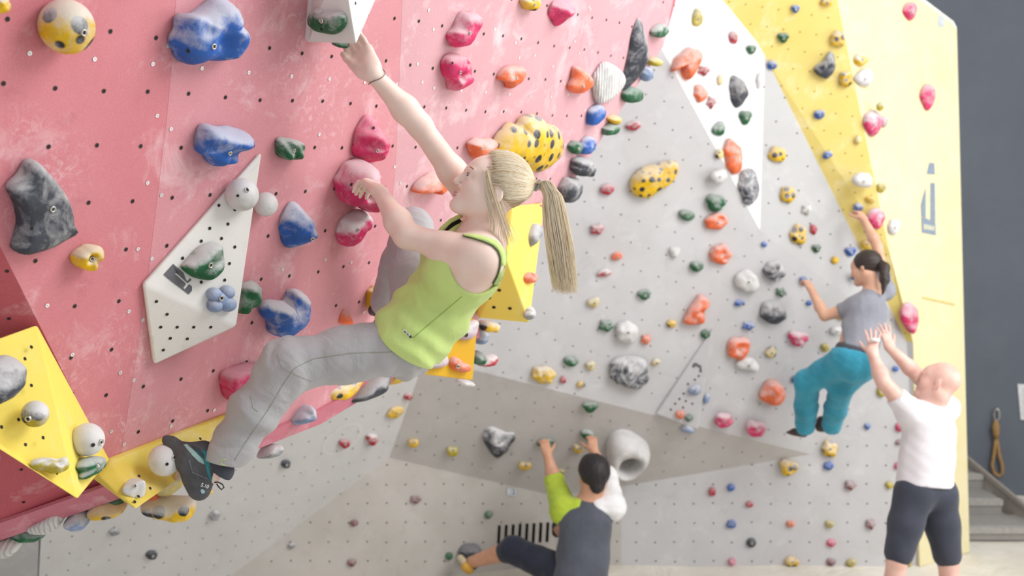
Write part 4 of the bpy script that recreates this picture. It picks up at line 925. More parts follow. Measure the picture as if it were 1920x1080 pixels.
# big white ring hold: a smooth doughnut with a deep opening
def ring_hold():
    out = spline([(1138, 850), (1142, 828), (1158, 814), (1180, 814), (1205, 828), (1218, 842), (1208, 862), (1185, 882), (1160, 886), (1144, 874)], 40)
    inn = spline([(1158, 868), (1166, 852), (1184, 847), (1195, 852), (1188, 866), (1172, 874)], 40)
    # start both outlines at the same bearing
    def al(o):
        c = o.mean(0); a = np.arctan2(o[:, 1] - c[1], o[:, 0] - c[0]); k = int(np.argmin(np.abs(a))); return np.roll(o, -k, axis=0)
    out, inn = al(out), al(inn)
    if (np.cross(out[5] - out.mean(0), out[6] - out.mean(0)) > 0) != (np.cross(inn[5] - inn.mean(0), inn[6] - inn.mean(0)) > 0): inn = np.roll(inn[::-1], 1, axis=0)
    rows = [(0, 0), (0, .06), (.06, .12), (.25, .17), (.5, .19), (.75, .18), (.92, .15), (1, .10), (1.02, .03), (1.02, .004)]
    vs, fs = [], []; n = 40
    for f, h in rows:
        for i in range(n):
            x, y = out[i] * (1 - f) + inn[i] * f; vs.append(PEm.ref.at(x, y, .05) + PE.n * (h - .05))
    for j in range(len(rows) - 1):
        for i in range(n): fs.append((j * n + i, j * n + (i + 1) % n, (j + 1) * n + (i + 1) % n, (j + 1) * n + i))
    o = mesh_obj('ring_hold', vs, fs, hm('white', .4), None, smooth=True)
    bm = bmesh.new(); bm.from_mesh(o.data); bmesh.ops.recalc_face_normals(bm, faces=bm.faces); bm.to_mesh(o.data); bm.free()
    tag(o, 'big white ring hold beside the dark-haired climber', 'climbing hold')
ring_hold()
# ventilation slots cut in the lower wall, number sticker, sling and notice on the dark wall
vent = empty('ventilation_slots', PFm.at(985, 1000)); tag(vent, 'row of black ventilation slots low on the grey wall behind the climber', 'vent')
for i in range(8):
    x = 936.5 + i * 13.0; y = 985 - i * .85
    v = [PFm.at(a, b, .004) for a, b in ((x - 2.4, y), (x + 2.6, y), (x + .6, y + 37), (x - 4.4, y + 37))]
    mesh_obj('slot', v, fix([(0, 1, 2, 3)], v, PF.n), plain('slot_black', (10, 10, 12), .9, .1), vent, solid=.002)
st = [PFm.at(x, y, .006) for x, y in ((951, 915), (968, 918), (967, 931), (951, 928))]
stick = mesh_obj('number_sticker', st, fix([(0, 1, 2, 3)], st, PF.n), plain('sticker_white', (214, 220, 226), .4), solid=.002); tag(stick, 'small white sticker with a blue twelve on the grey wall', 'sticker')
def text_on(name, body, pl, px, py, size, mat, parent, right=None, up=None, h=.003, ext=.0008):
    cu = bpy.data.curves.new(name, 'FONT'); cu.body = body; cu.size = size; cu.align_x = 'CENTER'; cu.align_y = 'CENTER'; cu.extrude = ext
    tmp = bpy.data.objects.new('tmp', cu); COL.objects.link(tmp)
    bpy.context.view_layer.update(); me = bpy.data.meshes.new_from_object(tmp.evaluated_get(bpy.context.evaluated_depsgraph_get())); bpy.data.objects.remove(tmp)
    p = pl.at(px, py, h); n = pl.n; r = (right or RIGHT); r = (r - n * r.dot(n)).normalized(); u = n.cross(r)
    m = Matrix((r, u, n)).transposed()
    vs = [p + m @ v.co for v in me.vertices]; fs = [tuple(q.vertices) for q in me.polygons]; bpy.data.meshes.remove(me)
    return mesh_obj(name, vs, fs, mat, parent)
text_on('printed_number', '12', PFm, 960, 923, .05, plain('print_blue', (70, 110, 150), .5), stick, h=.008)
def tube(name, pts, r, mat, parent=None, k=8, closed=False, taper=None):
    vs, fs = [], []; n = len(pts); pts = [Vector(p) for p in pts]
    ref = Vector((.3, .5, .8))
    for i, p in enumerate(pts):
        a = pts[(i - 1) % n] if (closed or i > 0) else p; b = pts[(i + 1) % n] if (closed or i < n - 1) else p
        t = (b - a).normalized(); u = t.cross(ref).normalized(); v = t.cross(u); rr = r * (taper[i] if taper else 1)
        for j in range(k): vs.append(p + (u * math.cos(2 * math.pi * j / k) + v * math.sin(2 * math.pi * j / k)) * rr)
    for i in range(n if closed else n - 1):
        for j in range(k): fs.append((i * k + j, i * k + (j + 1) % k, ((i + 1) % n) * k + (j + 1) % k, ((i + 1) % n) * k + j))
    if not closed: fs += [tuple(range(k))[::-1], tuple(range((n - 1) * k, n * k))]
    return mesh_obj(name, vs, fs, mat, parent, smooth=True)
sl = empty('rope_sling', PD.at(1868, 770)); tag(sl, 'tan rope sling hanging from a karabiner on the dark wall', 'rope')
tube('rope_loop', [PD.at(x, y, .05) for x, y in ((1868, 820), (1864, 850), (1860, 872), (1864, 886), (1873, 893), (1880, 886), (1879, 870), (1873, 850), (1869, 822))], .016, plain('rope_tan', (176, 140, 92), .8, .2, 0, .2, 60), sl)
tube('rope_knot', [PD.at(x, y, .06) for x, y in ((1868, 788), (1867, 800), (1868, 812), (1868, 822))], .032, plain('rope_tan', (176, 140, 92), .8, .2, 0, .2, 60), sl, taper=[.5, 1.1, 1, .6])
tube('karabiner', [PD.at(x, y, .05) for x, y in ((1866, 768), (1871, 766), (1874, 772), (1874, 784), (1870, 789), (1865, 786), (1864, 776))], .008, M_BOLT, sl, closed=True)
tube('wall_bolt', [PD.at(1869, 768, -.01), PD.at(1869, 768, .06)], .012, M_BOLT, sl)
nt = [PD.at(x, y, .012) for x, y in ((1908, 720), (1945, 722), (1948, 788), (1914, 787))]
nb = mesh_obj('wall_notice', nt, fix([(0, 1, 2, 3)], nt, PD.n), plain('notice_white', (232, 232, 232), .4), solid=.02); tag(nb, 'white notice board on the dark wall cut by the picture edge', 'sign')
ni = [PD.at(x, y, .014) for x, y in ((1917, 727), (1940, 728), (1942, 781), (1921, 780))]
mesh_obj('notice_sheet', ni, fix([(0, 1, 2, 3)], ni, PD.n), plain('notice_sheet_grey', (216, 218, 222), .5), nb, solid=.002)
# ------------------------------------------------------------------ figures: smooth implicit surfaces turned into one mesh each
A3 = lambda v: np.array(v, dtype=np.float64)
class Fig:
    def __init__(s): s.pr = []
    def _add(s, d): s.pr.append(d); return s
    def rc(s, a, b, ra, rb, k=.02, op='u', flat=None, fk=1.0):
        """tapered rod; flat: axis along which the section is squeezed by fk"""
        return s._add(dict(t='rc', a=A3(a), b=A3(b), ra=ra, rb=rb, k=k, op=op, flat=None if flat is None else A3(Vector(flat).normalized()), fk=fk))
    def el(s, c, ax, r, k=.02, op='u'):
        """ellipsoid with axes ax (3 vectors) and radii r"""
        return s._add(dict(t='el', c=A3(c), ax=np.array([A3(x) for x in ax]), r=A3(r), k=k, op=op))
    def pl(s, p, n, k=.004, op='i'):
        """cut: keep the side the normal points away from"""
        return s._add(dict(t='pl', p=A3(p), n=A3(Vector(n).normalized()), k=k, op=op))
    def disp(s, fn): return s._add(dict(t='fn', fn=fn, op='d', k=0))
    @staticmethod
    def dist(d, P):
        if d['t'] == 'rc':
            ba = d['b'] - d['a']; pa = P - d['a']; h = np.clip(pa @ ba / max(ba @ ba, 1e-12), 0, 1); q = pa - h[:, None] * ba
            if d['flat'] is not None:
                c = q @ d['flat']; q = q + np.outer(c * (1 / d['fk'] - 1), d['flat'])
            l = np.sqrt((q * q).sum(1)); r = d['ra'] + (d['rb'] - d['ra']) * h
            return (l - r) * (min(1, d['fk']) if d['flat'] is not None else 1)
        if d['t'] == 'el':
            q = (P - d['c']) @ d['ax'].T / d['r']; l = np.sqrt((q * q).sum(1)); g = np.sqrt(((q / d['r']) ** 2).sum(1)) + 1e-9
            return l * (l - 1) / g
        return (P - d['p']) @ d['n']
    def eval(s, P, reach=None, cen=None):
        f = np.full(len(P), 1.0)
        for d in s.pr:
            if d['op'] == 'd': f = f + d['fn'](P); continue
            if cen is not None:
                dc = s.dist(d, cen)[0]
                if d['op'] != 'i' and dc > (reach + d['k'] + .03) * (1.6 if d['t'] == 'el' else 1): continue
                if d['op'] == 'i' and dc < -(reach + d['k'] + .05): continue
            x = s.dist(d, P); k = d['k']
            if d['op'] == 'u':
                h = np.maximum(k - np.abs(f - x), 0) / max(k, 1e-6); f = np.minimum(f, x) - h * h * k * .25
            else:
                if d['op'] == 's': x = -x
                h = np.maximum(k - np.abs(f - x), 0) / max(k, 1e-6); f = np.maximum(f, x) + h * h * k * .25
        return f
    def mesh(s, vox, n=20):
        lo = []; hi = []
        for d in s.pr:
            if d['op'] != 'u': continue
            if d['t'] == 'rc':
                r = max(d['ra'], d['rb']) * max(1, d['fk']); lo.append(np.minimum(d['a'], d['b']) - r); hi.append(np.maximum(d['a'], d['b']) + r)
            else:
                r = d['r'].max(); lo.append(d['c'] - r); hi.append(d['c'] + r)
        lo = np.min(lo, 0) - 4 * vox; hi = np.max(hi, 0) + 4 * vox
        nb = np.ceil((hi - lo) / (vox * n)).astype(int)
        gi = np.stack(np.meshgrid(*[np.arange(k) for k in nb], indexing='ij'), -1).reshape(-1, 3)
        cen = lo + (gi + .5) * n * vox; reach = n * vox * .87 + 2 * vox
        near = np.full(len(cen), 9.0)
        for d in s.pr:
            if d['op'] == 'u': near = np.minimum(near, s.dist(d, cen) - d['k'])
        act = gi[near < reach + .012]
        VK = []; VP = []; FQ = []
        off_ = np.stack(np.meshgrid(*[np.arange(n + 2)] * 3, indexing='ij'), -1).reshape(-1, 3)
        BIG = 4096
        for b in act:
            base = b * n - 1
            P = lo + (base + off_) * vox
            f = s.eval(P, reach, (lo + (b + .5) * n * vox)[None]).reshape((n + 2,) * 3)
            ins = f < 0
            if ins.all() or not ins.any(): continue
            m = n + 1; acc = np.zeros((m, m, m, 3)); cnt = np.zeros((m, m, m))
            for ax in range(3):
                o1, o2 = [a for a in range(3) if a != ax]
                for c1 in (0, 1):
                    for c2 in (0, 1):
                        sl0 = [0, 0, 0]; sl0[ax] = slice(0, m); sl0[o1] = slice(c1, c1 + m); sl0[o2] = slice(c2, c2 + m)
                        sl1 = list(sl0); sl1[ax] = slice(1, m + 1)
                        f0 = f[tuple(sl0)]; f1 = f[tuple(sl1)]; cr = (f0 < 0) != (f1 < 0)
                        t = np.where(cr, f0 / np.where(cr, f0 - f1, 1), 0)
                        e = np.zeros((m, m, m, 3)); e[..., ax] = t; e[..., o1] = c1; e[..., o2] = c2
                        acc += e * cr[..., None]; cnt += cr
            on = cnt > 0; idx = np.argwhere(on)
            key = ((idx + base + 2) * np.array([BIG * BIG, BIG, 1])).sum(1)
            VK.append(key); VP.append(lo + (base + idx + acc[on] / cnt[on][:, None]) * vox)
            for ax in range(3):
                o1, o2 = [(1, 2), (2, 0), (0, 1)][ax]
                own = [slice(1, n + 1)] * 3; nxt = list(own); nxt[ax] = slice(2, n + 2)
                a0 = ins[tuple(own)]; a1 = ins[tuple(nxt)]
                e = np.argwhere(a0 != a1) + 1
                if not len(e): continue
                flip = ~a0[tuple((e - 1).T)]
                q = []
                for d1, d2 in ((0, 0), (1, 0), (1, 1), (0, 1)):
                    c = e.copy(); c[:, o1] -= d1; c[:, o2] -= d2
                    q.append(((c + base + 2) * np.array([BIG * BIG, BIG, 1])).sum(1))
                q = np.stack(q, 1); q[flip] = q[flip][:, ::-1]; FQ.append(q)
        VK = np.concatenate(VK); VP = np.concatenate(VP); FQ = np.concatenate(FQ)
        uk, first = np.unique(VK, return_index=True); V = VP[first]; fi = np.searchsorted(uk, FQ)
        ok = (uk[np.clip(fi, 0, len(uk) - 1)] == FQ).all(1); fi = fi[ok]
        # light smoothing of the lattice
        for _ in range(2):
            sm = np.zeros_like(V); ct = np.zeros(len(V))
            for a, b in ((0, 1), (1, 2), (2, 3), (3, 0)):
                np.add.at(sm, fi[:, a], V[fi[:, b]]); np.add.at(sm, fi[:, b], V[fi[:, a]]); np.add.at(ct, fi[:, a], 1); np.add.at(ct, fi[:, b], 1)
            V = V * .55 + sm / np.maximum(ct, 1)[:, None] * .45
        return V, fi
    def build(s, name, mat, parent, vox):
        V, fi = s.mesh(vox)
        org = np.array(parent['_o']); me = bpy.data.meshes.new(name); V = V - org
        me.vertices.add(len(V)); me.vertices.foreach_set('co', V.astype(np.float32).ravel())
        me.loops.add(fi.size); me.loops.foreach_set('vertex_index', fi.ravel().astype(np.int32))
        me.polygons.add(len(fi)); me.polygons.foreach_set('loop_start', np.arange(0, fi.size, 4, dtype=np.int32)); 
        me.update(calc_edges=True); me.validate()
        me.polygons.foreach_set('use_smooth', [True] * len(me.polygons)); me.materials.append(mat)
        o = link(bpy.data.objects.new(name, me), parent); o['_o'] = tuple(parent['_o']); return o
def smp(P, seed, sc):
    """cheap smooth pseudo-noise in space"""
    r = np.random.RandomState(seed); o = 0
    for i in range(4):
        d = r.normal(size=3); d /= np.linalg.norm(d); o = o + np.sin(P @ d * sc * (1 + .6 * i) + r.uniform(0, 6.28))
    return o / 4
def frame(f, u):
    f = Vector(f).normalized(); u = Vector(u); u = (u - f * u.dot(f)).normalized(); return f, u, u.cross(f)   # forward, up, left
def loc(c, fr, a, b, l): return Vector(c) + fr[0] * a + fr[1] * b + fr[2] * l

def head(fig, c, fr, S=1.0, female=True, neck=None, nr=.052, detail=True, vfold=.02):
    """c: mid-head at eye level; fr: (forward, up, left). Adds skull, jaw, face relief, ears and neck"""
    L = lambda a, b, l=0.0: loc(c, fr, a * S, b * S, l * S); ax = fr
    fig.el(L(-.014, .034), ax, (.096 * S, .086 * S, .076 * S), .02)
    fig.el(L(.030, -.030), ax, (.060 * S, .082 * S, .060 * S), .03)
    fig.el(L(.058, .026), ax, (.040 * S, .045 * S, .058 * S), .03)
    for s in (-1, 1):
        fig.rc(L(-.015, -.055, .048 * s), L(.066, -.096, .012 * s), .019 * S, .016 * S, .03)
        fig.el(L(.058, -.030, .038 * s), ax, (.026 * S, .026 * S, .022 * S), .03)
    fig.el(L(.078, -.098), ax, (.019 * S, .017 * S, .022 * S), .02)
    if detail:
        for s in (-1, 1):
            fig.el(L(.094, -.002, .033 * s), ax, (.017 * S, .011 * S, .019 * S), .016, 's')
            fig.el(L(.081, -.001, .033 * s), ax, (.0135 * S, .0125 * S, .0145 * S), .004)
            fig.el(L(.0845, .0085, .033 * s), ax, (.0128 * S, .0062 * S, .0160 * S), .003); fig.el(L(.0835, -.0105, .033 * s), ax, (.0118 * S, .0050 * S, .0150 * S), .004)
            fig.el(L(.086, .018, .031 * s), ax, (.012 * S, .007 * S, .022 * S), .014)
            fig.el(L(.092, -.040, .012 * s), ax, (.010 * S, .008 * S, .007 * S), .008)
        fig.rc(L(.090, .012), L(.112, -.030), .0075 * S, .0105 * S, .014)
        fig.el(L(.091, -.062), ax, (.011 * S, .0055 * S, .021 * S), .007); fig.el(L(.089, -.072), ax, (.011 * S, .006 * S, .018 * S), .007)
        fig.el(L(.103, -.0668), ax, (.009 * S, .0016 * S, .024 * S), .003, 's')
    else:
        fig.rc(L(.088, .010), L(.108, -.030), .010 * S, .013 * S, .014)
    for s in (-1, 1):
        fig.el(L(-.012, -.012, .076 * s), frame(fr[0] * .95 - fr[1] * .25 + fr[2] * s * -.25, fr[1] + fr[0] * -.1), (.018 * S, .030 * S, .007 * S), .006)
        if detail: fig.el(L(-.008, -.008, .084 * s), ax, (.010 * S, .018 * S, .006 * S), .004, 's'); fig.el(L(-.004, -.038, .073 * s), ax, (.009 * S, .010 * S, .006 * S), .006)
    if neck is not None: fig.rc(L(-.030, -.062), neck, nr * S * .98, nr * S * 1.08, .04)

def hand(fig, wrist, d, nrm, S=1.0, curl=(.5, .6, .5), spread=.10, thumb=1, tcurl=.4, k=.006, tdir=None):
    """d: wrist to knuckles, nrm: back of the hand; thumb: side of the thumb along d x nrm"""
    d = Vector(d).normalized(); nrm = Vector(nrm); nrm = (nrm - d * nrm.dot(d)).normalized(); lat = d.cross(nrm); w = Vector(wrist)
    for i, x in enumerate((-.027, -.009, .009, .026)):
        fig.rc(w + lat * x * .75 * S + d * .012 * S, w + d * (.088 - abs(i - 1.2) * .004) * S + lat * x * S, .0145 * S, .0115 * S, .016)
    fig.rc(w, w + d * .03 * S, .023 * S, .022 * S, .02, flat=nrm, fk=.78)
    lens = ((.036, .022, .019), (.042, .026, .020), (.045, .028, .021), (.040, .025, .020))
    if thumb > 0: lens = lens   # little finger sits away from the thumb
    for i, x in enumerate((-.027, -.009, .009, .027)):
        j = i if thumb > 0 else 3 - i
        p = w + d * (.088 - abs(i - 1.2) * .004) * S + lat * x * S; dir_ = (d + lat * (i - 1.5) * spread).normalized(); a = 0
        L3 = lens[j]; r = .0095 * S * (.88 if j == 0 else 1)
        for q in range(3):
            a += curl[q]
            dd = (dir_ * math.cos(a) - nrm * math.sin(a)).normalized(); p2 = p + dd * L3[q] * S
            fig.rc(p, p2, r * (1 - .08 * q), r * (1 - .08 * (q + 1)), k); p = p2
    tb = w + d * .022 * S + lat * thumb * .026 * S - nrm * .006 * S
    t1 = Vector(tdir).normalized() if tdir is not None else (d * .62 + lat * thumb * .66 - nrm * .42).normalized()
    p1 = tb + t1 * .040 * S; t2 = (t1 * math.cos(tcurl) + d * math.sin(tcurl)).normalized(); p2 = p1 + t2 * .032 * S; p3 = p2 + (t2 * .9 + d * .3).normalized() * .024 * S
    fig.rc(tb, p1, .0165 * S, .0125 * S, .014); fig.rc(p1, p2, .0115 * S, .0105 * S, k); fig.rc(p2, p3, .0105 * S, .0085 * S, k)

def limb(fig, a, b, c, r, k=.02):
    """upper segment a-b, lower segment b-c; r = (root, mid, joint, belly, end)"""
    a, b, c = Vector(a), Vector(b), Vector(c)
    m1 = a.lerp(b, .45); m2 = b.lerp(c, .30)
    fig.rc(a, m1, r[0], r[1], k); fig.rc(m1, b, r[1], r[2], k); fig.rc(b, m2, r[2], r[3], k); fig.rc(m2, c, r[3], r[4], k)

def strands(name, paths, rad, mat, parent, k=4):
    """many fine tapered hair strands joined into one mesh; per-strand tint stored as a colour attribute"""
    vs = []; fs = []; tint = []; rnd = random.Random(5)
    ref = Vector((.2, .3, .93))
    for pts in paths:
        n = len(pts); b = len(vs); tv = rnd.random(); rr = rad * rnd.uniform(.7, 1.3)
        for i, p in enumerate(pts):
            a = pts[max(i - 1, 0)]; c = pts[min(i + 1, n - 1)]; t = (c - a).normalized(); u = t.cross(ref)
            u = u.normalized() if u.length > 1e-4 else Vector((1, 0, 0)); v = t.cross(u); q = rr * (.35 if i == 0 else 1 if i < n * .7 else max(.25, 1 - (i / (n - 1) - .7) * 2.3))
            for j in range(k): vs.append(p + (u * math.cos(6.2832 * j / k) + v * math.sin(6.2832 * j / k)) * q); tint.append(tv)
        for i in range(n - 1):
            for j in range(k): fs.append((b + i * k + j, b + i * k + (j + 1) % k, b + (i + 1) * k + (j + 1) % k, b + (i + 1) * k + j))
    o = mesh_obj(name, vs, fs, mat, parent, smooth=True)
    at = o.data.attributes.new('tint', 'FLOAT', 'POINT'); at.data.foreach_set('value', tint); return o
def hair_mat(name, light, dark):
    if name in MATS: return MATS[name]
    t = NT(name); at = t.n('ShaderNodeAttribute'); at.attribute_name = 'tint'
    c = t.mix(at.outputs['Fac'], rgb(*light), rgb(*dark))
    MATS[name] = t.done(c, .42, .45); return MATS[name]
# ================================================================== the blonde climber
SK = skin_mat('fair_skin', (236, 212, 200), (232, 200, 186))
woman = empty('person', W(755, 640, 3.6)); tag(woman, 'blonde climber in a lime tank top and grey trousers stretched across the red wall', 'person')
body = Fig()
chin_up = C3(.47, -.88, .02); face_f = C3(-.86, -.44, -.26)
HF = frame(face_f, chin_up); HCn = W(921, 354, 3.47)
neckb = W(915, 437, 3.50)
sL = W(905, 487, 3.40); sR = W(898, 392, 3.66)
eL = W(762, 441, 3.46); wL = W(713, 362, 3.60)
eR = W(786, 234, 3.50); wR = W(697, 136, 3.39)
pel = W(772, 628, 3.62); chest = W(868, 505, 3.53); waist = W(812, 582, 3.58)
hL = W(752, 646, 3.53); hR = W(778, 606, 3.72)
kL = W(540, 686, 3.44); aL = W(403, 872, 3.42)
kR = W(774, 428, 3.93); aR = W(724, 566, 4.14)
spine = (pel - neckb).normalized(); latL = (sL - sR).normalized(); latL = (latL - spine * latL.dot(spine)).normalized()
front = spine.cross(latL);
if front.dot(C3(-1, -1, 0)) < 0: front = -front
TA = (spine, latL, front)
head(body, HCn, HF, 1.0, True, neckb + front * .012, .047)
def torso(fig, grow=0.0, low=True):
    fig.el(chest - spine * .015, TA, (.150 + grow, .150 + grow, .098 + grow), .04)
    fig.rc(chest, waist, .105 + grow, .098 + grow, .05, flat=front, fk=.86)
    fig.rc(waist, pel, .100 + grow, .118 + grow, .05, flat=front, fk=.86)
    for s in (-1, 1): fig.el(chest + spine * .01 + front * .075 + latL * .062 * s, TA, (.058 + grow, .056 + grow, .050 + grow), .04)
torso(body)
shc = (sL + sR) / 2
body.rc(neckb + spine * .02, sL - latL * .03, .052, .055, .05); body.rc(neckb + spine * .02, sR + latL * .03, .050, .052, .05)
body.el(sL - latL * .018, TA, (.062, .060, .060), .05); body.el(sR + latL * .01, TA, (.056, .056, .056), .05)
limb(body, sL, eL, wL, (.056, .048, .038, .041, .0245), .03)
limb(body, sR, eR, wR, (.054, .044, .036, .040, .0245), .03)
body.el(sL.lerp(eL, .15) , TA, (.06, .052, .055), .04)
# hands: the near one pinches the pink hold, the far one reaches under the white volume
hdir = (W(690, 338, 3.68) - wL).normalized()
hand(body, wL, hdir, C3(.62, -.60, -.50), .96, (.55, .75, .5), .05, 1, .5)
rdir = (W(670, 88, 3.46) - wR).normalized()
hand(body, wR, rdir, C3(.35, .2, .9), 1.12, (.1, .5, .6), .02, 1, .2, tdir=C3(-.62, -.6, .5))
# legs inside the trousers, the ankle shows
limb(body, hL, kL, aL, (.085, .070, .052, .050, .031), .03); limb(body, hR, kR, aR, (.080, .068, .052, .048, .034), .03)
body.rc(aL, W(399, 893, 3.415), .030, .024, .02)
bo = body.build('body', SK, woman, .0049)
# eyes
EW = plain('eye_white', (236, 236, 238), .15, .6, 0, .02); EI = plain('eye_iris', (96, 122, 140), .2, .6, 0, .3, 200); EP = plain('eye_pupil', (14, 14, 16), .1, .7); LASH = plain('lash_brown', (92, 70, 58), .7, .2)
def eye(parent, c, fr, S, s, gaze):
    p = loc(c, fr, .0835 * S, -.001 * S, .033 * S * s); f = Fig(); f.el(p, fr, (.0122 * S,) * 3, .001); e = f.build('eye', EW, parent, .0018)
    g = gaze.normalized(); vs, fs = [], []; disc(vs, fs, p + g * .0119 * S, g, .0052 * S, 16); ir = mesh_obj('iris', vs, fs, EI, e)
    vs, fs = [], []; disc(vs, fs, p + g * .0122 * S, g, .0024 * S, 12); mesh_obj('pupil', vs, fs, EP, e)
    up = [loc(c, fr, (.0972 - abs(t) * .20) * S, (.0065 - 2.4 * t * t / .018 * .018 * 14 * .1) * S, (.033 * s + t) * S) for t in np.linspace(-.013, .013, 9)]
    tube('eyelashes', up, .0014 * S, LASH, e, 5)
    br = [loc(c, fr, (.0985 - abs(t + .004 * s) * .38) * S, (.0225 + .004 * math.cos(t * 60)) * S, (.033 * s + t) * S) for t in np.linspace(-.020, .020, 9)]
    tube('eyebrow', br, .0022 * S, plain('brow_blond', (176, 142, 108), .8, .2), parent, 5)
eye(woman, HCn, HF, 1.0, 1, HF[0] * .9 + HF[1] * .16 + HF[2] * .38); eye(woman, HCn, HF, 1.0, -1, HF[0] + HF[1] * .45 - HF[2] * .1)
lp = Fig()
for b, h, w_ in ((-.0622, .0046, .019), (-.0716, .0050, .0165)): lp.el(loc(HCn, HF, .0935, b, 0), HF, (.0105, h, w_), .004)
lp.el(loc(HCn, HF, .105, -.0668, 0), HF, (.010, .0013, .022), .002, 's')
lp.build('lips', plain('lips', (212, 152, 148), .45, .4), woman, .0016)
# hair: scalp cap, swept-back strands, tie, ponytail and loose strands
HM = hair_mat('blond_hair', (255, 246, 226), (228, 204, 166))
cap = Fig(); cap.el(loc(HCn, HF, -.020, .040, 0), HF, (.098, .089, .081), .01)
cap.pl(loc(HCn, HF, .052, .062, 0), HF[0] * .86 - HF[1] * .02, .01); cap.pl(loc(HCn, HF, -.02, -.030, 0), -HF[1] * .82 + HF[0] * .56, .01)
cap.disp(lambda P: .0012 * np.sin((P @ A3(HF[1])) * 420 + 1.5 * np.sin((P @ A3(HF[0])) * 60)))
cm = plain('blond_scalp', (206, 178, 138), .5, .3, 0, .3, 60); capo = cap.build('hair_cap', cm, woman, .0045)
tie = W(1006, 347, 3.50)
rnd = random.Random(3); paths = []
cc = loc(HCn, HF, -.020, .040, 0)
def onskull(v, lift=1.0):
    q = Vector((v.dot(HF[0]) / .1005, v.dot(HF[1]) / .0915, v.dot(HF[2]) / .0835)); return cc + v / q.length * lift
starts = []
for i in range(2000):
    t = rnd.random()
    if t < .62:   # hairline from the nape over the temple to the forehead, both sides
        a = rnd.uniform(-1, 1); s = 1 if rnd.random() < .72 else -1
        f_ = .085 - .105 * (1 - (a + 1) / 2) ** 1.1 + rnd.uniform(-.012, .006); u_ = -.060 + .130 * (a + 1) / 2; l_ = s * (.075 - .055 * max(0, a) * rnd.uniform(.6, 1.4))
        starts.append(HF[0] * f_ + HF[1] * u_ + HF[2] * l_)
    else: starts.append(HF[0] * rnd.uniform(-.05, .07) + HF[1] * rnd.uniform(-.03, .08) + HF[2] * (1 if rnd.random() < .75 else -1) * rnd.uniform(.02, .08))
tv = (tie - cc)
for s0 in starts:
    n = 10; pts = []; j = Vector([rnd.uniform(-.010, .010) for _ in range(3)]); lf = rnd.uniform(1.0, 1.05)
    for i in range(n):
        t = i / (n - 1); v = s0.normalized().slerp((tv + j * .8).normalized(), t) if True else s0
        p = onskull(v, lf); e = max(0, (t - .72) / .28); p = p.lerp(tie + j * .8, e * e); pts.append(p)
    paths.append(pts)
strands('swept_hair', paths, .0009, HM, woman, 3)
tube('hair_tie', [tie + (HF[1] * math.cos(a) + HF[2] * math.sin(a)) * .0165 + (tie - cc).normalized() * .004 for a in np.linspace(0, 6.2832, 17)[:-1]], .0055, plain('hair_tie_grey', (176, 178, 182), .6), woman, 8, True)
paths = []
for i in range(1300):
    a = rnd.uniform(0, 6.28); r = math.sqrt(rnd.random()); ox, oy = math.cos(a) * r, math.sin(a) * r; lng = rnd.choice((rnd.uniform(.62, .85), rnd.uniform(.85, 1.0), 1.0)); wv = rnd.uniform(0, 6.28); pts = []
    for t in np.linspace(0, lng, 15):
        x = np.interp(t, [0, .08, .2, .45, .75, 1], [1010, 1026, 1037, 1043, 1053, 1060]); y = np.interp(t, [0, .08, .2, .45, .75, 1], [348, 349, 368, 420, 490, 545])
        wd = np.interp(t, [0, .1, .3, .6, 1], [9, 14, 22, 26, 23]); dd = 3.50 - .02 * t
        pts.append(W(x + ox * wd - .25 * oy * wd * t + 2.5 * t * math.sin(wv + 5 * t), y + oy * wd * (.9 if t < .12 else .35) + ox * 4 * t, dd + oy * .04))
    paths.append(pts)
strands('ponytail', paths, .0010, HM, woman, 3)
paths = []
for i in range(70):
    j = rnd.uniform(-1, 1); pts = []
    for t in np.linspace(0, 1, 12):
        x = np.interp(t, [0, .25, .5, .75, 1], [912, 918, 929, 938, 944 + 10 * j]) + j * (8 + 13 * t) + 4 * math.sin(i * 2.4) * t; y = np.interp(t, [0, .25, .5, .75, 1], [318, 350, 385, 418, 452 + 12 * rnd.random()])
        pts.append(W(x, y, 3.385 + .012 * abs(j) + .02 * t + .006 * math.sin(i * 1.7)))
    paths.append(pts)
strands('loose_hair', paths, .0010, HM, woman, 3)
# tank top
LIME = cloth_mat('lime_jersey', (204, 226, 138), .22, 9, .93)
top = Fig(); 
top.el(chest - spine * .02, TA, (.154, .156, .112), .04); top.rc(chest, waist, .119, .115, .05, flat=front, fk=.88); top.rc(waist, pel + spine * .03, .114, .136, .05, flat=front, fk=.95)
for s in (-1, 1): top.el(chest + spine * .01 + front * .078 + latL * .062 * s, TA, (.062, .062, .056), .05)
top.rc(neckb + spine * .035 + latL * .062, chest - spine * .05 + latL * .075, .060, .075, .03); top.rc(neckb + spine * .035 - latL * .062, chest - spine * .05 - latL * .075, .058, .072, .03)
top.rc(waist, hL - spine * .03, .112, .118, .05)
top.disp(lambda P: .0042 * np.sin((P @ A3(spine + latL * .5)) * 62 + 3.4 * smp(P, 3, 15)) * np.clip(((P - A3(chest)) @ A3(spine)) * 8, 0, 1.3) + .0014 * smp(P, 8, 60))
hem = W(772, 628, 3.50)
top.pl(hem + spine * .050, spine * 1.0 + front * .10, .006)
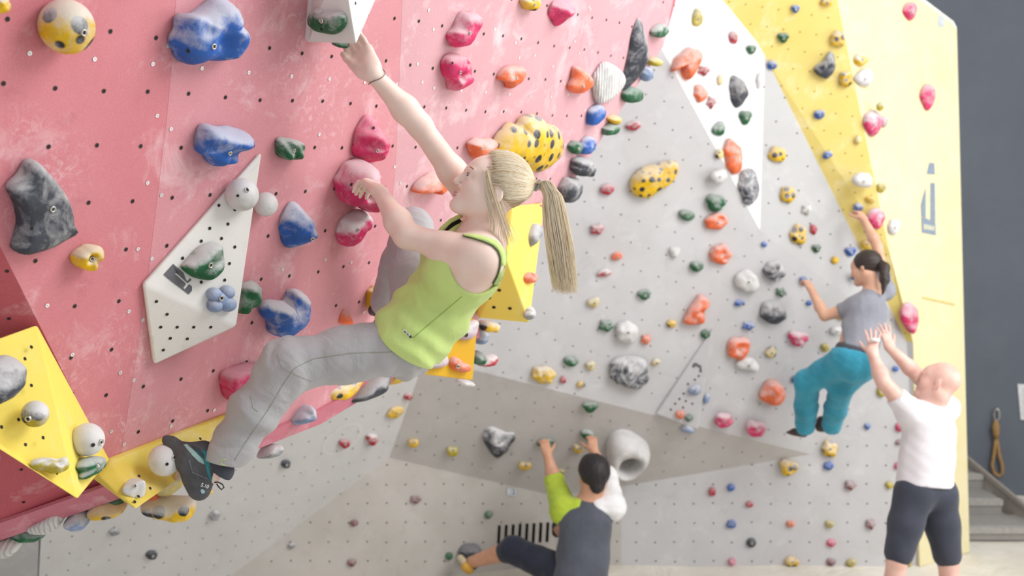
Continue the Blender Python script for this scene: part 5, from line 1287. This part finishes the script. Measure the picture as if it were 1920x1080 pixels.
# armholes and neckline
top.rc(sL + latL * .10 - spine * .01, sL - latL * .012 + spine * .012, .098, .098, .006, 's'); top.rc(sR - latL * .10, sR + latL * .02, .090, .090, .006, 's')
top.el(neckb - spine * .035 + front * .035, TA, (.105, .066, .110), .006, 's')
to = top.build('tank_top', LIME, woman, .0050)
bra = Fig(); bra.el(chest - spine * .02, TA, (.140, .146, .101), .04)
for s in (-1, 1): bra.el(chest + spine * .005 + front * .072 + latL * .060 * s, TA, (.062, .058, .052), .04)
bra.pl(chest + spine * .06, spine); bra.rc(sL + latL * .08 - spine * .01, sL - latL * .02 + spine * .012, .080, .080, .006, 's'); bra.el(neckb - spine * .03 + front * .03, TA, (.095, .060, .10), .006, 's')
bra.rc(sR - latL * .10, sR + latL * .03, .085, .085, .006, 's')
bra.build('sports_bra', plain('black_elastic', (34, 34, 42), .7, .2), woman, .006)
bt = bvh_of(to)
def patch(name, pts, mat, parent, bv, h=.0012):
    v = []
    for x, y in pts:
        q = cast(bv, x, y)
        if q is None: return None
        v.append(q[0] + q[1] * h)
    n = (v[1] - v[0]).cross(v[2] - v[0])
    return mesh_obj(name, v, [tuple(range(len(v)))] if n.dot(CAM - v[0]) > 0 else [tuple(range(len(v)))[::-1]], mat, parent, solid=.0008)
WL = plain('woven_label_white', (240, 240, 240), .6); DL = plain('woven_label_dark', (70, 72, 80), .7)
lab = patch('woven_label', [(756, 619), (760, 617), (770, 628), (766, 631)], WL, to, bt)
patch('label_end', [(766, 631), (770, 628), (773, 632), (769, 634)], DL, to, bt)
for k_ in range(2): patch('label_print', [(758 + k_ * 4.5, 621.2 + k_ * 4.4), (759.2 + k_ * 4.5, 620.4 + k_ * 4.4), (762 + k_ * 4.5, 623.6 + k_ * 4.4), (760.8 + k_ * 4.5, 624.6 + k_ * 4.4)], DL, to, bt, .0022)
seam = []
for t in np.linspace(0, 1, 30):
    q = cast(bt, 866 - 92 * t, 556 + 78 * t)
    if q: seam.append(q[0] + q[1] * .0004)
if len(seam) > 3: tube('side_seam', seam, .0012, plain('lime_seam', (150, 180, 80), .8), to, 5)
BB = bvh_of(bo)
def ribbon(name, pts, wpx, mat, parent, bv, h=.004, dflt=3.5, bv2=None):
    P_ = np.array(pts, float); d = np.r_[0, np.cumsum(np.hypot(*np.diff(P_, axis=0).T))]; vs = []
    q = np.linspace(0, d[-1], 40); X = np.interp(q, d, P_[:, 0]); Y = np.interp(q, d, P_[:, 1])
    for i in range(40):
        a, b = max(i - 2, 0), min(i + 2, 39); t = np.array([X[b] - X[a], Y[b] - Y[a]]); t /= np.linalg.norm(t) + 1e-9
        for s_ in (-1, 1):
            wq_ = wpx * min(1, .25 + i / 7); x, y = X[i] - t[1] * s_ * wq_ / 2, Y[i] + t[0] * s_ * wq_ / 2
            hits = [c for c in (cast(bv, x, y), cast(bv2, x, y) if bv2 else None) if c]
            c = min(hits, key=lambda c: (c[0] - CAM).length) if hits else None
            vs.append(c[0] + c[1] * h if c else W(x, y, dflt))
    # keep neighbouring points from jumping in depth
    fs = [(2 * i, 2 * i + 1, 2 * i + 3, 2 * i + 2) for i in range(39)]
    return mesh_obj(name, vs, fs, mat, parent, smooth=True, solid=.004)
ribbon('shoulder_strap', [(868, 441), (886, 444), (908, 449), (926, 456), (938, 467), (943, 482), (942, 500), (937, 518), (928, 534)], 9, LIME, to, BB, .004, 3.44, bt)
ribbon('strap_edge', [(868, 444), (886, 448), (906, 454), (922, 461), (932, 471), (937, 484), (936, 500), (931, 517), (923, 531)], 1.3, plain('strap_edge_dark', (92, 104, 66), .8), to, BB, .0055, 3.44, bt)
def strip(name, pts, wpx, d0, d1, mat, parent):
    vs = []; n = len(pts)
    for i, (x, y) in enumerate(pts):
        a, b = pts[max(i - 1, 0)], pts[min(i + 1, n - 1)]; t = Vector((b[0] - a[0], b[1] - a[1])).normalized(); dd = d0 + (d1 - d0) * i / (n - 1)
        vs += [W(x - t.y * wpx / 2, y + t.x * wpx / 2, dd), W(x + t.y * wpx / 2, y - t.x * wpx / 2, dd + .006)]
    return mesh_obj(name, vs, [(2 * i, 2 * i + 1, 2 * i + 3, 2 * i + 2) for i in range(n - 1)], mat, parent, smooth=True, solid=.005)
strip('neckline_edge', [tuple(q) for q in np.c_[np.interp(np.linspace(0, 1, 14), [0, .35, .7, 1], [815, 828, 845, 866]), np.interp(np.linspace(0, 1, 14), [0, .35, .7, 1], [452, 430, 415, 404])]], 7, 3.46, 3.52, LIME, to)
strip('bra_strap', [tuple(q) for q in np.c_[np.interp(np.linspace(0, 1, 14), [0, .35, .7, 1], [824, 837, 850, 862]), np.interp(np.linspace(0, 1, 14), [0, .35, .7, 1], [455, 436, 422, 412])]], 10, 3.475, 3.53, plain('black_elastic', (34, 34, 42), .7, .2), to)
# trousers
GREY = cloth_mat('grey_cotton', (182, 180, 182), .30, 12, .90)
tr = Fig()
tr.rc(pel - spine * .10, pel + spine * .04, .104, .124, .04, flat=front, fk=.92)
tr.rc(hL, hL.lerp(kL, .5), .096, .086, .05); tr.rc(hL.lerp(kL, .5), kL, .086, .076, .04); tr.el(kL, TA, (.080, .078, .078), .05)
sh = kL.lerp(aL, .45); end = W(412, 874, 3.42); tr.rc(kL, sh, .078, .079, .04); tr.rc(sh, end, .079, .064, .03)
lg_d = A3((aL - kL).normalized()); th_d = A3((kL - hL).normalized())
def folds(P):
    q = (P - A3(kL)); along = q @ lg_d; n1 = smp(P, 2, 14)
    a = .0075 * np.sin(along * 58 + 4.0 * n1) * np.clip(along * 7, 0, 1.2)
    q2 = (P - A3(hL)) @ th_d; b = .0050 * np.sin(q2 * 85 + 2.6 * smp(P, 5, 10)) * np.exp(-(q2 / .13) ** 2)
    c = .0055 * np.sin(((P - A3(kL)) @ th_d) * 90 + 3 * n1) * np.exp(-(((P - A3(kL)) ** 2).sum(1) / .012))
    rd = lambda x: (1 - np.abs(np.sin(x))) ** 2.2
    d = -.010 * rd(along * 17 + 2.2 * smp(P, 12, 9) + (P @ A3(C3(.7, .7, 0))) * 9) * np.clip(along * 6 - .2, 0, 1) * (.4 + .6 * (smp(P, 13, 12) > -.2))
    e = -.006 * rd(q2 * 24 + 1.8 * smp(P, 14, 8)) * np.clip(1.2 - q2 * 6, 0, 1)
    return a * .6 + b + c - d * .8 - e * .8 + .0012 * smp(P, 9, 90)
tr.disp(folds)
tr.pl(pel - spine * .105, -spine + front * .02, .006); tr.pl(end - (aL - kL).normalized() * .012, (aL - kL).normalized() + C3(.42, -.10, 0), .003)
tr.rc(hR, hR.lerp(kR, .5), .090, .080, .05); tr.rc(hR.lerp(kR, .5), kR, .080, .066, .04); tr.rc(kR, kR.lerp(aR, .5), .068, .068, .04); tr.rc(kR.lerp(aR, .5), aR, .068, .060, .03)
tr.disp(lambda P: .003 * smp(P, 4, 40) * (((P - A3(kR)) ** 2).sum(1) < .05))
tro = tr.build('trousers', GREY, woman, .0052)
btr = bvh_of(tro)
patch('woven_label', [(728, 629), (735, 628), (738, 642), (731, 644)], WL, tro, btr); patch('label_end', [(731.5, 644), (738, 642), (740, 650), (734, 652)], plain('label_lime', (190, 214, 110), .7), tro, btr)
for k_ in range(3): patch('label_print', [(730 + k_ * 2, 631), (731 + k_ * 2, 630.7), (733 + k_ * 2, 641), (732 + k_ * 2, 641.3)], DL, tro, btr, .0022)
def seam_on(bv, pts, parent, mat, r=.0011, name='seam'):
    s = []
    P_ = np.array(pts, float); d = np.r_[0, np.cumsum(np.hypot(*np.diff(P_, axis=0).T))]
    for q in np.linspace(0, d[-1], 46):
        c = cast(bv, np.interp(q, d, P_[:, 0]), np.interp(q, d, P_[:, 1]))
        if c: s.append(c[0] + c[1] * .0004)
    if len(s) > 3: return tube(name, s, r, mat, parent, 5)
ST = plain('stitch_grey_green', (158, 160, 140), .8)
seam_on(btr, [(735, 660), (660, 662), (590, 672), (552, 690), (530, 722), (505, 765), (470, 815), (440, 862)], tro, ST); seam_on(btr, [(520, 665), (528, 690), (552, 702), (585, 716)], tro, ST, .0009)
seam_on(btr, [(470, 742), (474, 765), (484, 772)], tro, ST, .0009)
logo_c = [(424, 862), (418, 861), (414, 865), (415, 870), (420, 872), (424, 872)]
seam_on(btr, logo_c, tro, plain('embroidery_lime', (206, 222, 120), .7), .0013, 'embroidered_mark')
# dark waistband showing under the hem
wb_ = Fig(); wb_.rc(pel - spine * .03, pel + spine * .035, .128, .133, .03, flat=front, fk=.96); wb_.pl(pel - spine * .03, -spine); wb_.pl(pel + spine * .022, spine - front * .35)
wb_.build('waistband', cloth_mat('charcoal_band', (92, 94, 104), .3, 20, .8), woman, .005)
# climbing shoe on the near foot
toe = W(322, 832, 3.40); ball = W(352, 858, 3.40); heel = W(374, 918, 3.41); ank = W(394, 872, 3.42); inst = W(382, 848, 3.42)
shoe = Fig(); fd = (toe - heel).normalized(); sd = C3(0, 0, -1); su = fd.cross(sd)
shoe.rc(toe, ball, .020, .034, .02); shoe.rc(ball, W(366, 895, 3.41), .036, .034, .03); shoe.rc(W(366, 895, 3.41), heel, .033, .028, .03); shoe.rc(ball, inst, .034, .028, .03); shoe.rc(inst, ank, .030, .034, .03); shoe.rc(heel, ank, .026, .032, .03); shoe.rc(toe, W(312, 824, 3.40), .018, .013, .02)
shoe.rc(W(404, 866, 3.40), W(412, 862, 3.42), .016, .030, .006, 's')
sho = shoe.build('climbing_shoe', plain('shoe_rubber_grey', (88, 88, 92), .65, .3, 0, .25, 25, .1), woman, .0034)
bs = bvh_of(sho)
def decal(name, poly, mat, parent, bv, h=.0012, step=1.0):
    xs = np.arange(min(p[0] for p in poly) - step, max(p[0] for p in poly) + step, step); ys = np.arange(min(p[1] for p in poly) - step, max(p[1] for p in poly) + step, step)
    idx = {}; vs = []; fs = []
    for i, x in enumerate(xs):
        for j, y in enumerate(ys):
            if inside(poly, x, y):
                q = cast(bv, x, y)
                if q: idx[i, j] = len(vs); vs.append(q[0] + q[1] * h)
    for (i, j) in idx:
        q = [(i, j), (i, j + 1), (i + 1, j + 1), (i + 1, j)]
        if all(k_ in idx for k_ in q): fs.append(tuple(idx[k_] for k_ in q))
    return mesh_obj(name, vs, fs, mat, parent, smooth=True, solid=.001) if fs else None
decal('suede_collar', [(364, 846), (376, 843), (390, 846), (402, 850), (402, 858), (395, 863), (393, 876), (396, 892), (404, 906), (394, 902), (388, 888), (385, 872), (378, 860)], plain('teal_suede', (62, 134, 142), .8, .2, 0, .2, 40), sho, bs)
decal('upper_panel', [(343, 834), (350, 832), (368, 848), (382, 862), (384, 872), (372, 866), (358, 852)], plain('shoe_pale_teal', (160, 190, 186), .8), sho, bs)
decal('tongue', [(356, 833), (372, 840), (381, 848), (384, 862), (372, 852)], plain('shoe_dark_mesh', (60, 66, 72), .8), sho, bs, .0018)
decal('rand_line', [(352, 862), (356, 861), (362, 884), (392, 897), (391, 900), (360, 887)], plain('rand_groove', (112, 114, 118), .7), sho, bs)
sq = cast(bs, 384, 911)
if sq:
    tp = Plane(sq[0], sq[0] + sq[1].orthogonal(), sq[0] + sq[1].cross(sq[1].orthogonal())); text_on('shoe_lettering', '5.10', tp, 384, 911, .016, plain('print_white', (236, 236, 236), .6), sho, right=C3(.92, .38, 0), h=.004)
decal('rivet', [(375, 919), (378, 916), (383, 918), (385, 922), (382, 926), (377, 925)], plain('rivet_blue', (150, 186, 194), .5), sho, bs, .002, 1.0)
tube('pull_loop', [W(x, y, 3.40) for x, y in ((402, 905), (409, 904), (417, 908), (420, 914), (415, 918), (410, 913), (406, 907))], .0022, plain('loop_black', (34, 34, 38), .8), sho, 6)
cuf = Fig(); cuf.rc(W(404, 868, 3.42), W(414, 882, 3.42), .036, .042, .01, flat=(aL - kL), fk=1.0); cuf.pl(W(418, 893, 3.42), (aL - kL)); cuf.build('inner_cuff', plain('cuff_navy', (66, 68, 80), .8), tro, .0045)
# far shoe on its yellow hold
fs_ = Fig(); fs_.rc(aR, W(716, 580, 4.18), .040, .032, .02); fs_.rc(W(716, 580, 4.18), W(700, 582, 4.24), .034, .022, .02); fs_.build('climbing_shoe', plain('shoe_rubber_grey', (88, 88, 92), .65), woman, .006)
# bracelet
wq = wR.lerp(eR, .09); bd = (eR - wR).normalized(); bu = bd.cross(FWD).normalized(); bv_ = bd.cross(bu)
tube('bracelet', [wq + (bu * math.cos(a) + bv_ * math.sin(a)) * .0325 + bd * .006 * math.sin(a * 2) for a in np.linspace(0, 6.2832, 29)[:-1]], .0014, plain('bracelet_metal', (120, 110, 108), .4, .5, .6), woman, 6, True)
# ================================================================== the other three people
def person(root, J, skin, R=1.0, vox=.0085, handL=None, handR=None, S=1.0, hd=None, hf=None, hu=None, female=True, detail=False):
    """J: joints in world space (sL sR eL eR wL wR neck pel hL hR kL kR aL aR); one continuous skin"""
    b = Fig(); sp_ = (J['pel'] - J['neck']).normalized(); lt = (J['sL'] - J['sR']).normalized(); lt = (lt - sp_ * lt.dot(sp_)).normalized(); fr_ = sp_.cross(lt); fr_ = fr_ if fr_.dot(FWD) > 0 else -fr_
    TA_ = (sp_, lt, fr_); ch = J['neck'].lerp(J['pel'], .34); wa_ = J['neck'].lerp(J['pel'], .68)
    head(b, hd, frame(hf, hu), S, female, J['neck'], .055 * R, detail)
    sw = (J['sL'] - J['sR']).length / 2
    b.el(ch, TA_, (.17 * R, sw * .92, .105 * R), .05); b.rc(ch, wa_, .115 * R, .108 * R, .05, flat=lt, fk=1.15); b.rc(wa_, J['pel'], .108 * R, .125 * R, .05, flat=lt, fk=1.18)
    for q in ('sL', 'sR'): b.rc(J['neck'] + sp_ * .035, J[q] - (J[q] - ch).normalized() * .02, .055 * R, .058 * R, .05); b.el(J[q], TA_, (.060 * R,) * 3, .04)
    ar = (.054 * R, .050 * R, .040 * R, .043 * R, .027 * R); lr = (.088 * R, .078 * R, .056 * R, .056 * R, .038 * R)
    limb(b, J['sL'], J['eL'], J['wL'], ar); limb(b, J['sR'], J['eR'], J['wR'], ar)
    limb(b, J['hL'], J['kL'], J['aL'], lr); limb(b, J['hR'], J['kR'], J['aR'], lr)
    for h in (handL, handR):
        if h: hand(b, *h[0], **h[1])
    return b, TA_, ch, wa_
def garment_torso(f, J, TA_, ch, wa_, g, R):
    sp_, lt, fr_ = TA_; sw = (J['sL'] - J['sR']).length / 2
    f.el(ch, TA_, (.172 * R + g, sw * .93 + g, .108 * R + g), .05); f.rc(ch, wa_, .118 * R + g, .116 * R + g, .05, flat=lt, fk=1.15); f.rc(wa_, J['pel'], .118 * R + g, .130 * R + g, .05, flat=lt, fk=1.18)
    for q in ('sL', 'sR'): f.rc(J['neck'] + sp_ * .045, J[q], .050 * R + g, .060 * R + g, .05); f.el(J[q], TA_, (.062 * R + g,) * 3, .04)
def shoe_fig(parent, name, heel, toe, up, mat, r=.038, vox=.008):
    f = Fig(); heel, toe, up = Vector(heel), Vector(toe), Vector(up).normalized(); m = heel.lerp(toe, .55)
    f.rc(heel, m, r * .92, r * 1.0, .02); f.rc(m, toe, r * 1.0, r * .62, .02); f.rc(heel + up * .02, heel + up * .055, r * .95, r * .9, .02); f.pl(heel - up * r * .8, -up, .004)
    return f.build(name, mat, parent, vox)
# ---- dark-haired climber low on the wall
J = dict(sL=W(1058, 958, 7.74), sR=W(1146, 950, 7.74), eL=W(1040, 903, 7.98), eR=W(1139, 893, 7.95), wL=W(1026, 852, 8.04), wR=W(1113, 845, 8.03), neck=W(1104, 940, 7.74), pel=W(1088, 1092, 7.56),
         hL=W(1068, 1078, 7.62), hR=W(1108, 1082, 7.64), kL=W(962, 1030, 7.92), kR=W(1092, 1012, 8.02), aL=W(884, 1054, 8.16), aR=W(1047, 993, 8.28))
man = empty('person', W(1088, 1100, 7.65)); tag(man, 'dark-haired climber seen from behind in a grey shirt with one lime and one white sleeve', 'person')
sk2 = skin_mat('tanned_skin', (206, 158, 130), (196, 142, 114)); hcM = W(1112, 893, 7.76); hfM = C3(-.25, .12, .95); huM = C3(.05, -.97, .12)
fb, TA2, ch2, wa2 = person(man, J, sk2, 1.16, handL=((J['wL'], W(1020, 826, 8.10) - J['wL'], C3(.1, -.2, -1)), dict(curl=(.4, .7, .5), thumb=1)), handR=((J['wR'], W(1110, 818, 8.10) - J['wR'], C3(.1, -.3, -1)), dict(curl=(.4, .7, .5), thumb=-1)), hd=hcM, hf=hfM, hu=huM, S=1.20)
fb.build('body', sk2, man, .0075)
HFm = frame(hfM, huM); hr = Fig(); hr.el(loc(hcM, HFm, -.022, .040, 0), HFm, (.136, .122, .112), .01); hr.rc(loc(hcM, HFm, -.07, .0, 0), loc(hcM, HFm, -.085, -.065, 0), .080, .055, .03); hr.el(loc(hcM, HFm, .03, .11, .0), HFm, (.09, .042, .078), .03)
hr.pl(loc(hcM, HFm, .10, .06, 0), HFm[0]); hr.el(loc(hcM, HFm, .06, -.036, .103), HFm, (.08, .066, .042), .01, 's'); hr.el(loc(hcM, HFm, .06, -.036, -.103), HFm, (.08, .066, .042), .01, 's')
hr.disp(lambda P: .004 * smp(P, 3, 90) + .002 * smp(P, 6, 210)); hr.build('hair', plain('black_hair', (44, 38, 40), .5, .4, 0, .3, 80, .3), man, .007)
sp2, lt2, fr2 = TA2
CH = cloth_mat('charcoal_shirt', (88, 92, 102), .22, 9, .85)
f = Fig(); garment_torso(f, J, TA2, ch2, wa2, .014, 1.15); f.disp(lambda P: .005 * smp(P, 3, 18) + .003 * smp(P, 4, 40))
f.el(J['neck'] - sp2 * .03, TA2, (.075, .070, .085), .008, 's'); f.pl(J['pel'] + sp2 * .06, sp2); f.build('shirt', CH, man, .009)
for nm, a, b, c, m in (('lime_sleeve', 'sL', 'eL', 'wL', cloth_mat('lime_sleeve', (186, 208, 66), .22, 12, .88)), ('white_sleeve', 'sR', 'eR', 'wR', cloth_mat('white_sleeve', (236, 234, 234), .22, 12, .92))):
    f = Fig(); f.rc(J[a] + (J['neck'] - J[a]) * .55 + sp2 * .03 - fr2 * .03, J[a], .080, .101, .03); f.rc(J[a], J[b], .101, .072, .03); f.rc(J[b], J[b].lerp(J[c], .22), .066, .058, .03); f.disp(lambda P: .004 * smp(P, 5, 40) + .002 * smp(P, 6, 80)); f.pl(J[b].lerp(J[c], .25), J[c] - J[b]); f.build(nm, m, man, .008)
NV = cloth_mat('navy_shorts', (46, 50, 66), .25, 10, .8)
f = Fig(); f.rc(J['pel'] - sp2 * .08, J['pel'] + sp2 * .03, .130, .148, .04, flat=lt2, fk=1.15)
for a, b, c in (('hL', 'kL', 'aL'), ('hR', 'kR', 'aR')): f.rc(J[a], J[b], .122, .098, .05); f.rc(J[b], J[b].lerp(J[c], .14), .096, .086, .03)
f.disp(lambda P: .006 * smp(P, 8, 24)); f.build('shorts', NV, man, .009)
BS = plain('shoe_black', (52, 50, 52), .6, .3); 
so = shoe_fig(man, 'climbing_shoe', W(882, 1060, 8.18), W(852, 1038, 8.26), C3(.7, -.5, -.3), BS, .045); f = Fig(); f.rc(W(872, 1062, 8.12), W(880, 1068, 8.14), .034, .036, .02); f.build('ochre_heel_band', plain('ochre_rubber', (206, 158, 62), .6), so, .008)
f = Fig(); f.rc(W(863, 1046, 8.12), W(868, 1052, 8.12), .026, .028, .02); f.build('velcro_strap', plain('strap_cream', (196, 182, 150), .7), so, .007)
so = shoe_fig(man, 'climbing_shoe', W(1045, 985, 8.30), W(1052, 955, 8.36), C3(-.1, .9, -.4), BS, .042); f = Fig(); f.rc(W(1046, 972, 8.26), W(1053, 970, 8.26), .022, .024, .02); f.build('velcro_strap', plain('strap_cream', (196, 182, 150), .7), so, .007)
# ---- climber in grey shirt and turquoise trousers
hg = PYm.at(1610, 392, .06); lw = PC.at(1511, 522, .06)
J = dict(sL=W(1603, 577, 7.58), sR=W(1658, 545, 7.62), eL=W(1546, 592, 7.66), eR=W(1645, 462, 7.80), wL=W(1519, 540, 7.86), wR=W(1620, 412, 7.96), neck=W(1637, 545, 7.58), pel=W(1602, 668, 7.46),
         hL=W(1584, 676, 7.48), hR=W(1622, 680, 7.48), kL=W(1514, 716, 7.74), kR=W(1578, 724, 7.66), aL=W(1509, 806, 8.10), aR=W(1557, 804, 8.10))
cl = empty('person', W(1602, 690, 7.5)); tag(cl, 'climber with a dark ponytail in a grey t-shirt and turquoise trousers seen from behind', 'person')
sk3 = skin_mat('light_skin', (222, 178, 152), (212, 162, 136)); hcW = W(1622, 503, 7.62); hfW = C3(-.72, .22, .64); huW = C3(.16, -.97, .1)
fb, TA3, ch3, wa3 = person(cl, J, sk3, .90, handL=((J['wL'], W(1510, 518, 7.99) - J['wL'], C3(.25, -.3, -.9)), dict(curl=(.5, .8, .5), thumb=1, S=.95)), handR=((J['wR'], W(1609, 391, 8.06) - J['wR'], C3(.35, -.3, -.85)), dict(curl=(.5, .8, .5), thumb=-1, S=.95)), hd=hcW, hf=hfW, hu=huW, S=.96)
fb.build('body', sk3, cl, .0075)
HFw = frame(hfW, huW); DH = plain('dark_brown_hair', (62, 50, 46), .45, .45, 0, .3, 80, .3)
hr = Fig(); hr.el(loc(hcW, HFw, -.024, .034, 0), HFw, (.104, .094, .086), .01); hr.pl(loc(hcW, HFw, .058, .06, 0), HFw[0]); hr.pl(loc(hcW, HFw, 0, -.035, 0), -HFw[1] + HFw[0] * .45); hr.disp(lambda P: .002 * np.sin((P @ A3(HFw[1])) * 260)); hr.build('hair', DH, cl, .007)
f = Fig(); pt = [W(1648, 490, 7.56), W(1658, 502, 7.52), W(1659, 524, 7.48), W(1655, 552, 7.46)]
for a, b, ra, rb in zip(pt, pt[1:], (.026, .036, .030), (.036, .030, .008)): f.rc(a, b, ra, rb, .02)
f.disp(lambda P: .003 * smp(P, 3, 110)); f.build('ponytail', DH, cl, .006)
tube('hair_tie', [pt[0] + (HFw[1] * math.cos(a) + HFw[2] * math.sin(a)) * .03 for a in np.linspace(0, 6.28, 13)[:-1]], .009, plain('hair_tie_pale', (206, 200, 194), .6), cl, 6, True)
sp3, lt3, fr3 = TA3; TS = cloth_mat('grey_tshirt', (150, 152, 162), .22, 9, .88)
f = Fig(); garment_torso(f, J, TA3, ch3, wa3, .008, .90); f.rc(J['sL'], J['sL'].lerp(J['eL'], .5), .066, .060, .03); f.rc(J['sR'], J['sR'].lerp(J['eR'], .35), .064, .058, .03); f.disp(lambda P: .0045 * smp(P, 3, 18) + .0025 * smp(P, 7, 45))
f.el(J['neck'] - sp3 * .02, TA3, (.065, .055, .07), .008, 's'); f.pl(J['sL'].lerp(J['eL'], .52), J['eL'] - J['sL']); f.pl(J['pel'] - sp3 * .03, sp3); f.build('t_shirt', TS, cl, .009)
f = Fig(); f.rc(J['pel'] - sp3 * .06, J['pel'] + sp3 * .02, .118, .126, .03, flat=lt3, fk=1.16); f.pl(J['pel'] - sp3 * .055, -sp3); f.pl(J['pel'] - sp3 * .0, sp3); f.build('waistband', cloth_mat('dark_waistband', (86, 84, 92), .2, 12, .85), cl, .009)
TQ = cloth_mat('turquoise_cotton', (64, 164, 192), .28, 9, .85)
f = Fig(); f.rc(J['pel'] - sp3 * .005, J['pel'] + sp3 * .05, .124, .132, .04, flat=lt3, fk=1.16); f.el(J['pel'] + sp3 * .05 - fr3 * .04, TA3, (.10, .15, .11), .05); f.pl(J['pel'] - sp3 * .004, -sp3)
for a, b, c in (('hL', 'kL', 'aL'), ('hR', 'kR', 'aR')): f.rc(J[a], J[b], .104, .088, .05); f.rc(J[b], J[b].lerp(J[c], .5), .086, .082, .04); f.rc(J[b].lerp(J[c], .5), J[b].lerp(J[c], .90), .080, .074, .03)
f.disp(lambda P: .0055 * smp(P, 8, 26) + .003 * smp(P, 9, 60)); f.build('trousers', TQ, cl, .009)
SB = plain('shoe_brown', (86, 72, 70), .6, .3)
shoe_fig(cl, 'climbing_shoe', W(1506, 812, 8.10), W(1478, 814, 8.18), C3(.1, -1, -.1), SB); shoe_fig(cl, 'climbing_shoe', W(1538, 802, 8.12), W(1550, 814, 8.20), C3(.1, -1, -.1), SB)
# ---- spotter standing on the mats
D7 = 7.35
J = dict(sL=W(1708, 775, 6.96), sR=W(1772, 766, 7.08), eL=W(1656, 716, 6.94), eR=W(1722, 706, 7.12), wL=W(1636, 664, 7.00), wR=W(1668, 652, 7.14), neck=W(1746, 760, 7.02), pel=W(1734, 905, 7.00),
         hL=W(1712, 926, 6.96), hR=W(1758, 926, 7.02), kL=W(1682, 1052, 6.90), kR=W(1778, 1056, 7.00), aL=W(1660, 1188, 6.98), aR=W(1788, 1194, 7.04))
spt = empty('person', Vector((W(1730, 900, 7.0).x, W(1730, 900, 7.0).y - .25, 0))); tag(spt, 'bald spotter in a white t-shirt and dark knee-length tights with raised arms', 'person')
sk4 = skin_mat('rosy_skin', (228, 190, 176), (218, 170, 156)); hcS = W(1759, 718, 7.0); hfS = C3(-.78, -.34, .5); huS = C3(.26, -.95, .1)
fb, TA4, ch4, wa4 = person(spt, J, sk4, 1.13, handL=((J['wL'], W(1637, 630, 7.04) - J['wL'], C3(-.2, .2, -.95)), dict(curl=(.06, .1, .1), thumb=-1, spread=.2)), handR=((J['wR'], W(1658, 618, 7.18) - J['wR'], C3(.2, .2, -.95)), dict(curl=(.06, .15, .1), thumb=1, spread=.2)), hd=hcS, hf=hfS, hu=huS, S=1.16, female=False, detail=True)
fl_ = Fig
for an, s in (('aL', -1), ('aR', 1)):
    fb.rc(J[an], Vector((J[an].x, J[an].y, .05)), .042, .04, .03)
fb.build('body', sk4, spt, .0075)
sp4, lt4, fr4 = TA4
f = Fig(); garment_torso(f, J, TA4, ch4, wa4, .016, 1.13); f.rc(J['sL'], J['sL'].lerp(J['eL'], .55), .080, .072, .03); f.rc(J['sR'], J['sR'].lerp(J['eR'], .45), .078, .070, .03); f.disp(lambda P: .005 * smp(P, 3, 16) + .003 * smp(P, 6, 42))
f.el(J['neck'] - sp4 * .03, TA4, (.070, .062, .075), .008, 's'); f.pl(J['sL'].lerp(J['eL'], .56), J['eL'] - J['sL'])
f.pl(J['pel'] + sp4 * .015, sp4); f.build('t_shirt', cloth_mat('white_tshirt', (232, 228, 232), .16, 8, .95), spt, .009)
f = Fig(); f.rc(J['pel'] - sp4 * .08, J['pel'] + sp4 * .03, .136, .146, .04, flat=lt4, fk=1.16)
for q in ('hL', 'hR'): f.el(J[q] - fr4 * .03, TA4, (.10, .088, .105), .04)
for a, b, c in (('hL', 'kL', 'aL'), ('hR', 'kR', 'aR')): f.rc(J[a], J[a].lerp(J[b], .45), .122, .106, .04); f.rc(J[a].lerp(J[b], .45), J[a].lerp(J[b], .88), .106, .090, .04)
f.disp(lambda P: .003 * smp(P, 4, 30)); f.build('knee_tights', cloth_mat('charcoal_tights', (66, 70, 82), .12, 10, .88), spt, .009)
for an, dx in (('aL', -.10), ('aR', -.06)):
    p = Vector((J[an].x, J[an].y, .055)); shoe_fig(spt, 'sports_shoe', p, p + Vector((dx, .17, -.012)), (0, 0, 1), plain('shoe_pale_grey', (170, 170, 176), .6), .045)
tape = J['wL'].lerp(W(1637, 630, 7.04), .82)
tube('finger_tape', [W(1632, 637, 6.99), W(1640, 637, 6.99), W(1648, 638, 7.00)], .012, plain('tape_white', (240, 240, 240), .8), spt, 8)
for o in list(bpy.data.objects):
    if '_o' in o: del o['_o']
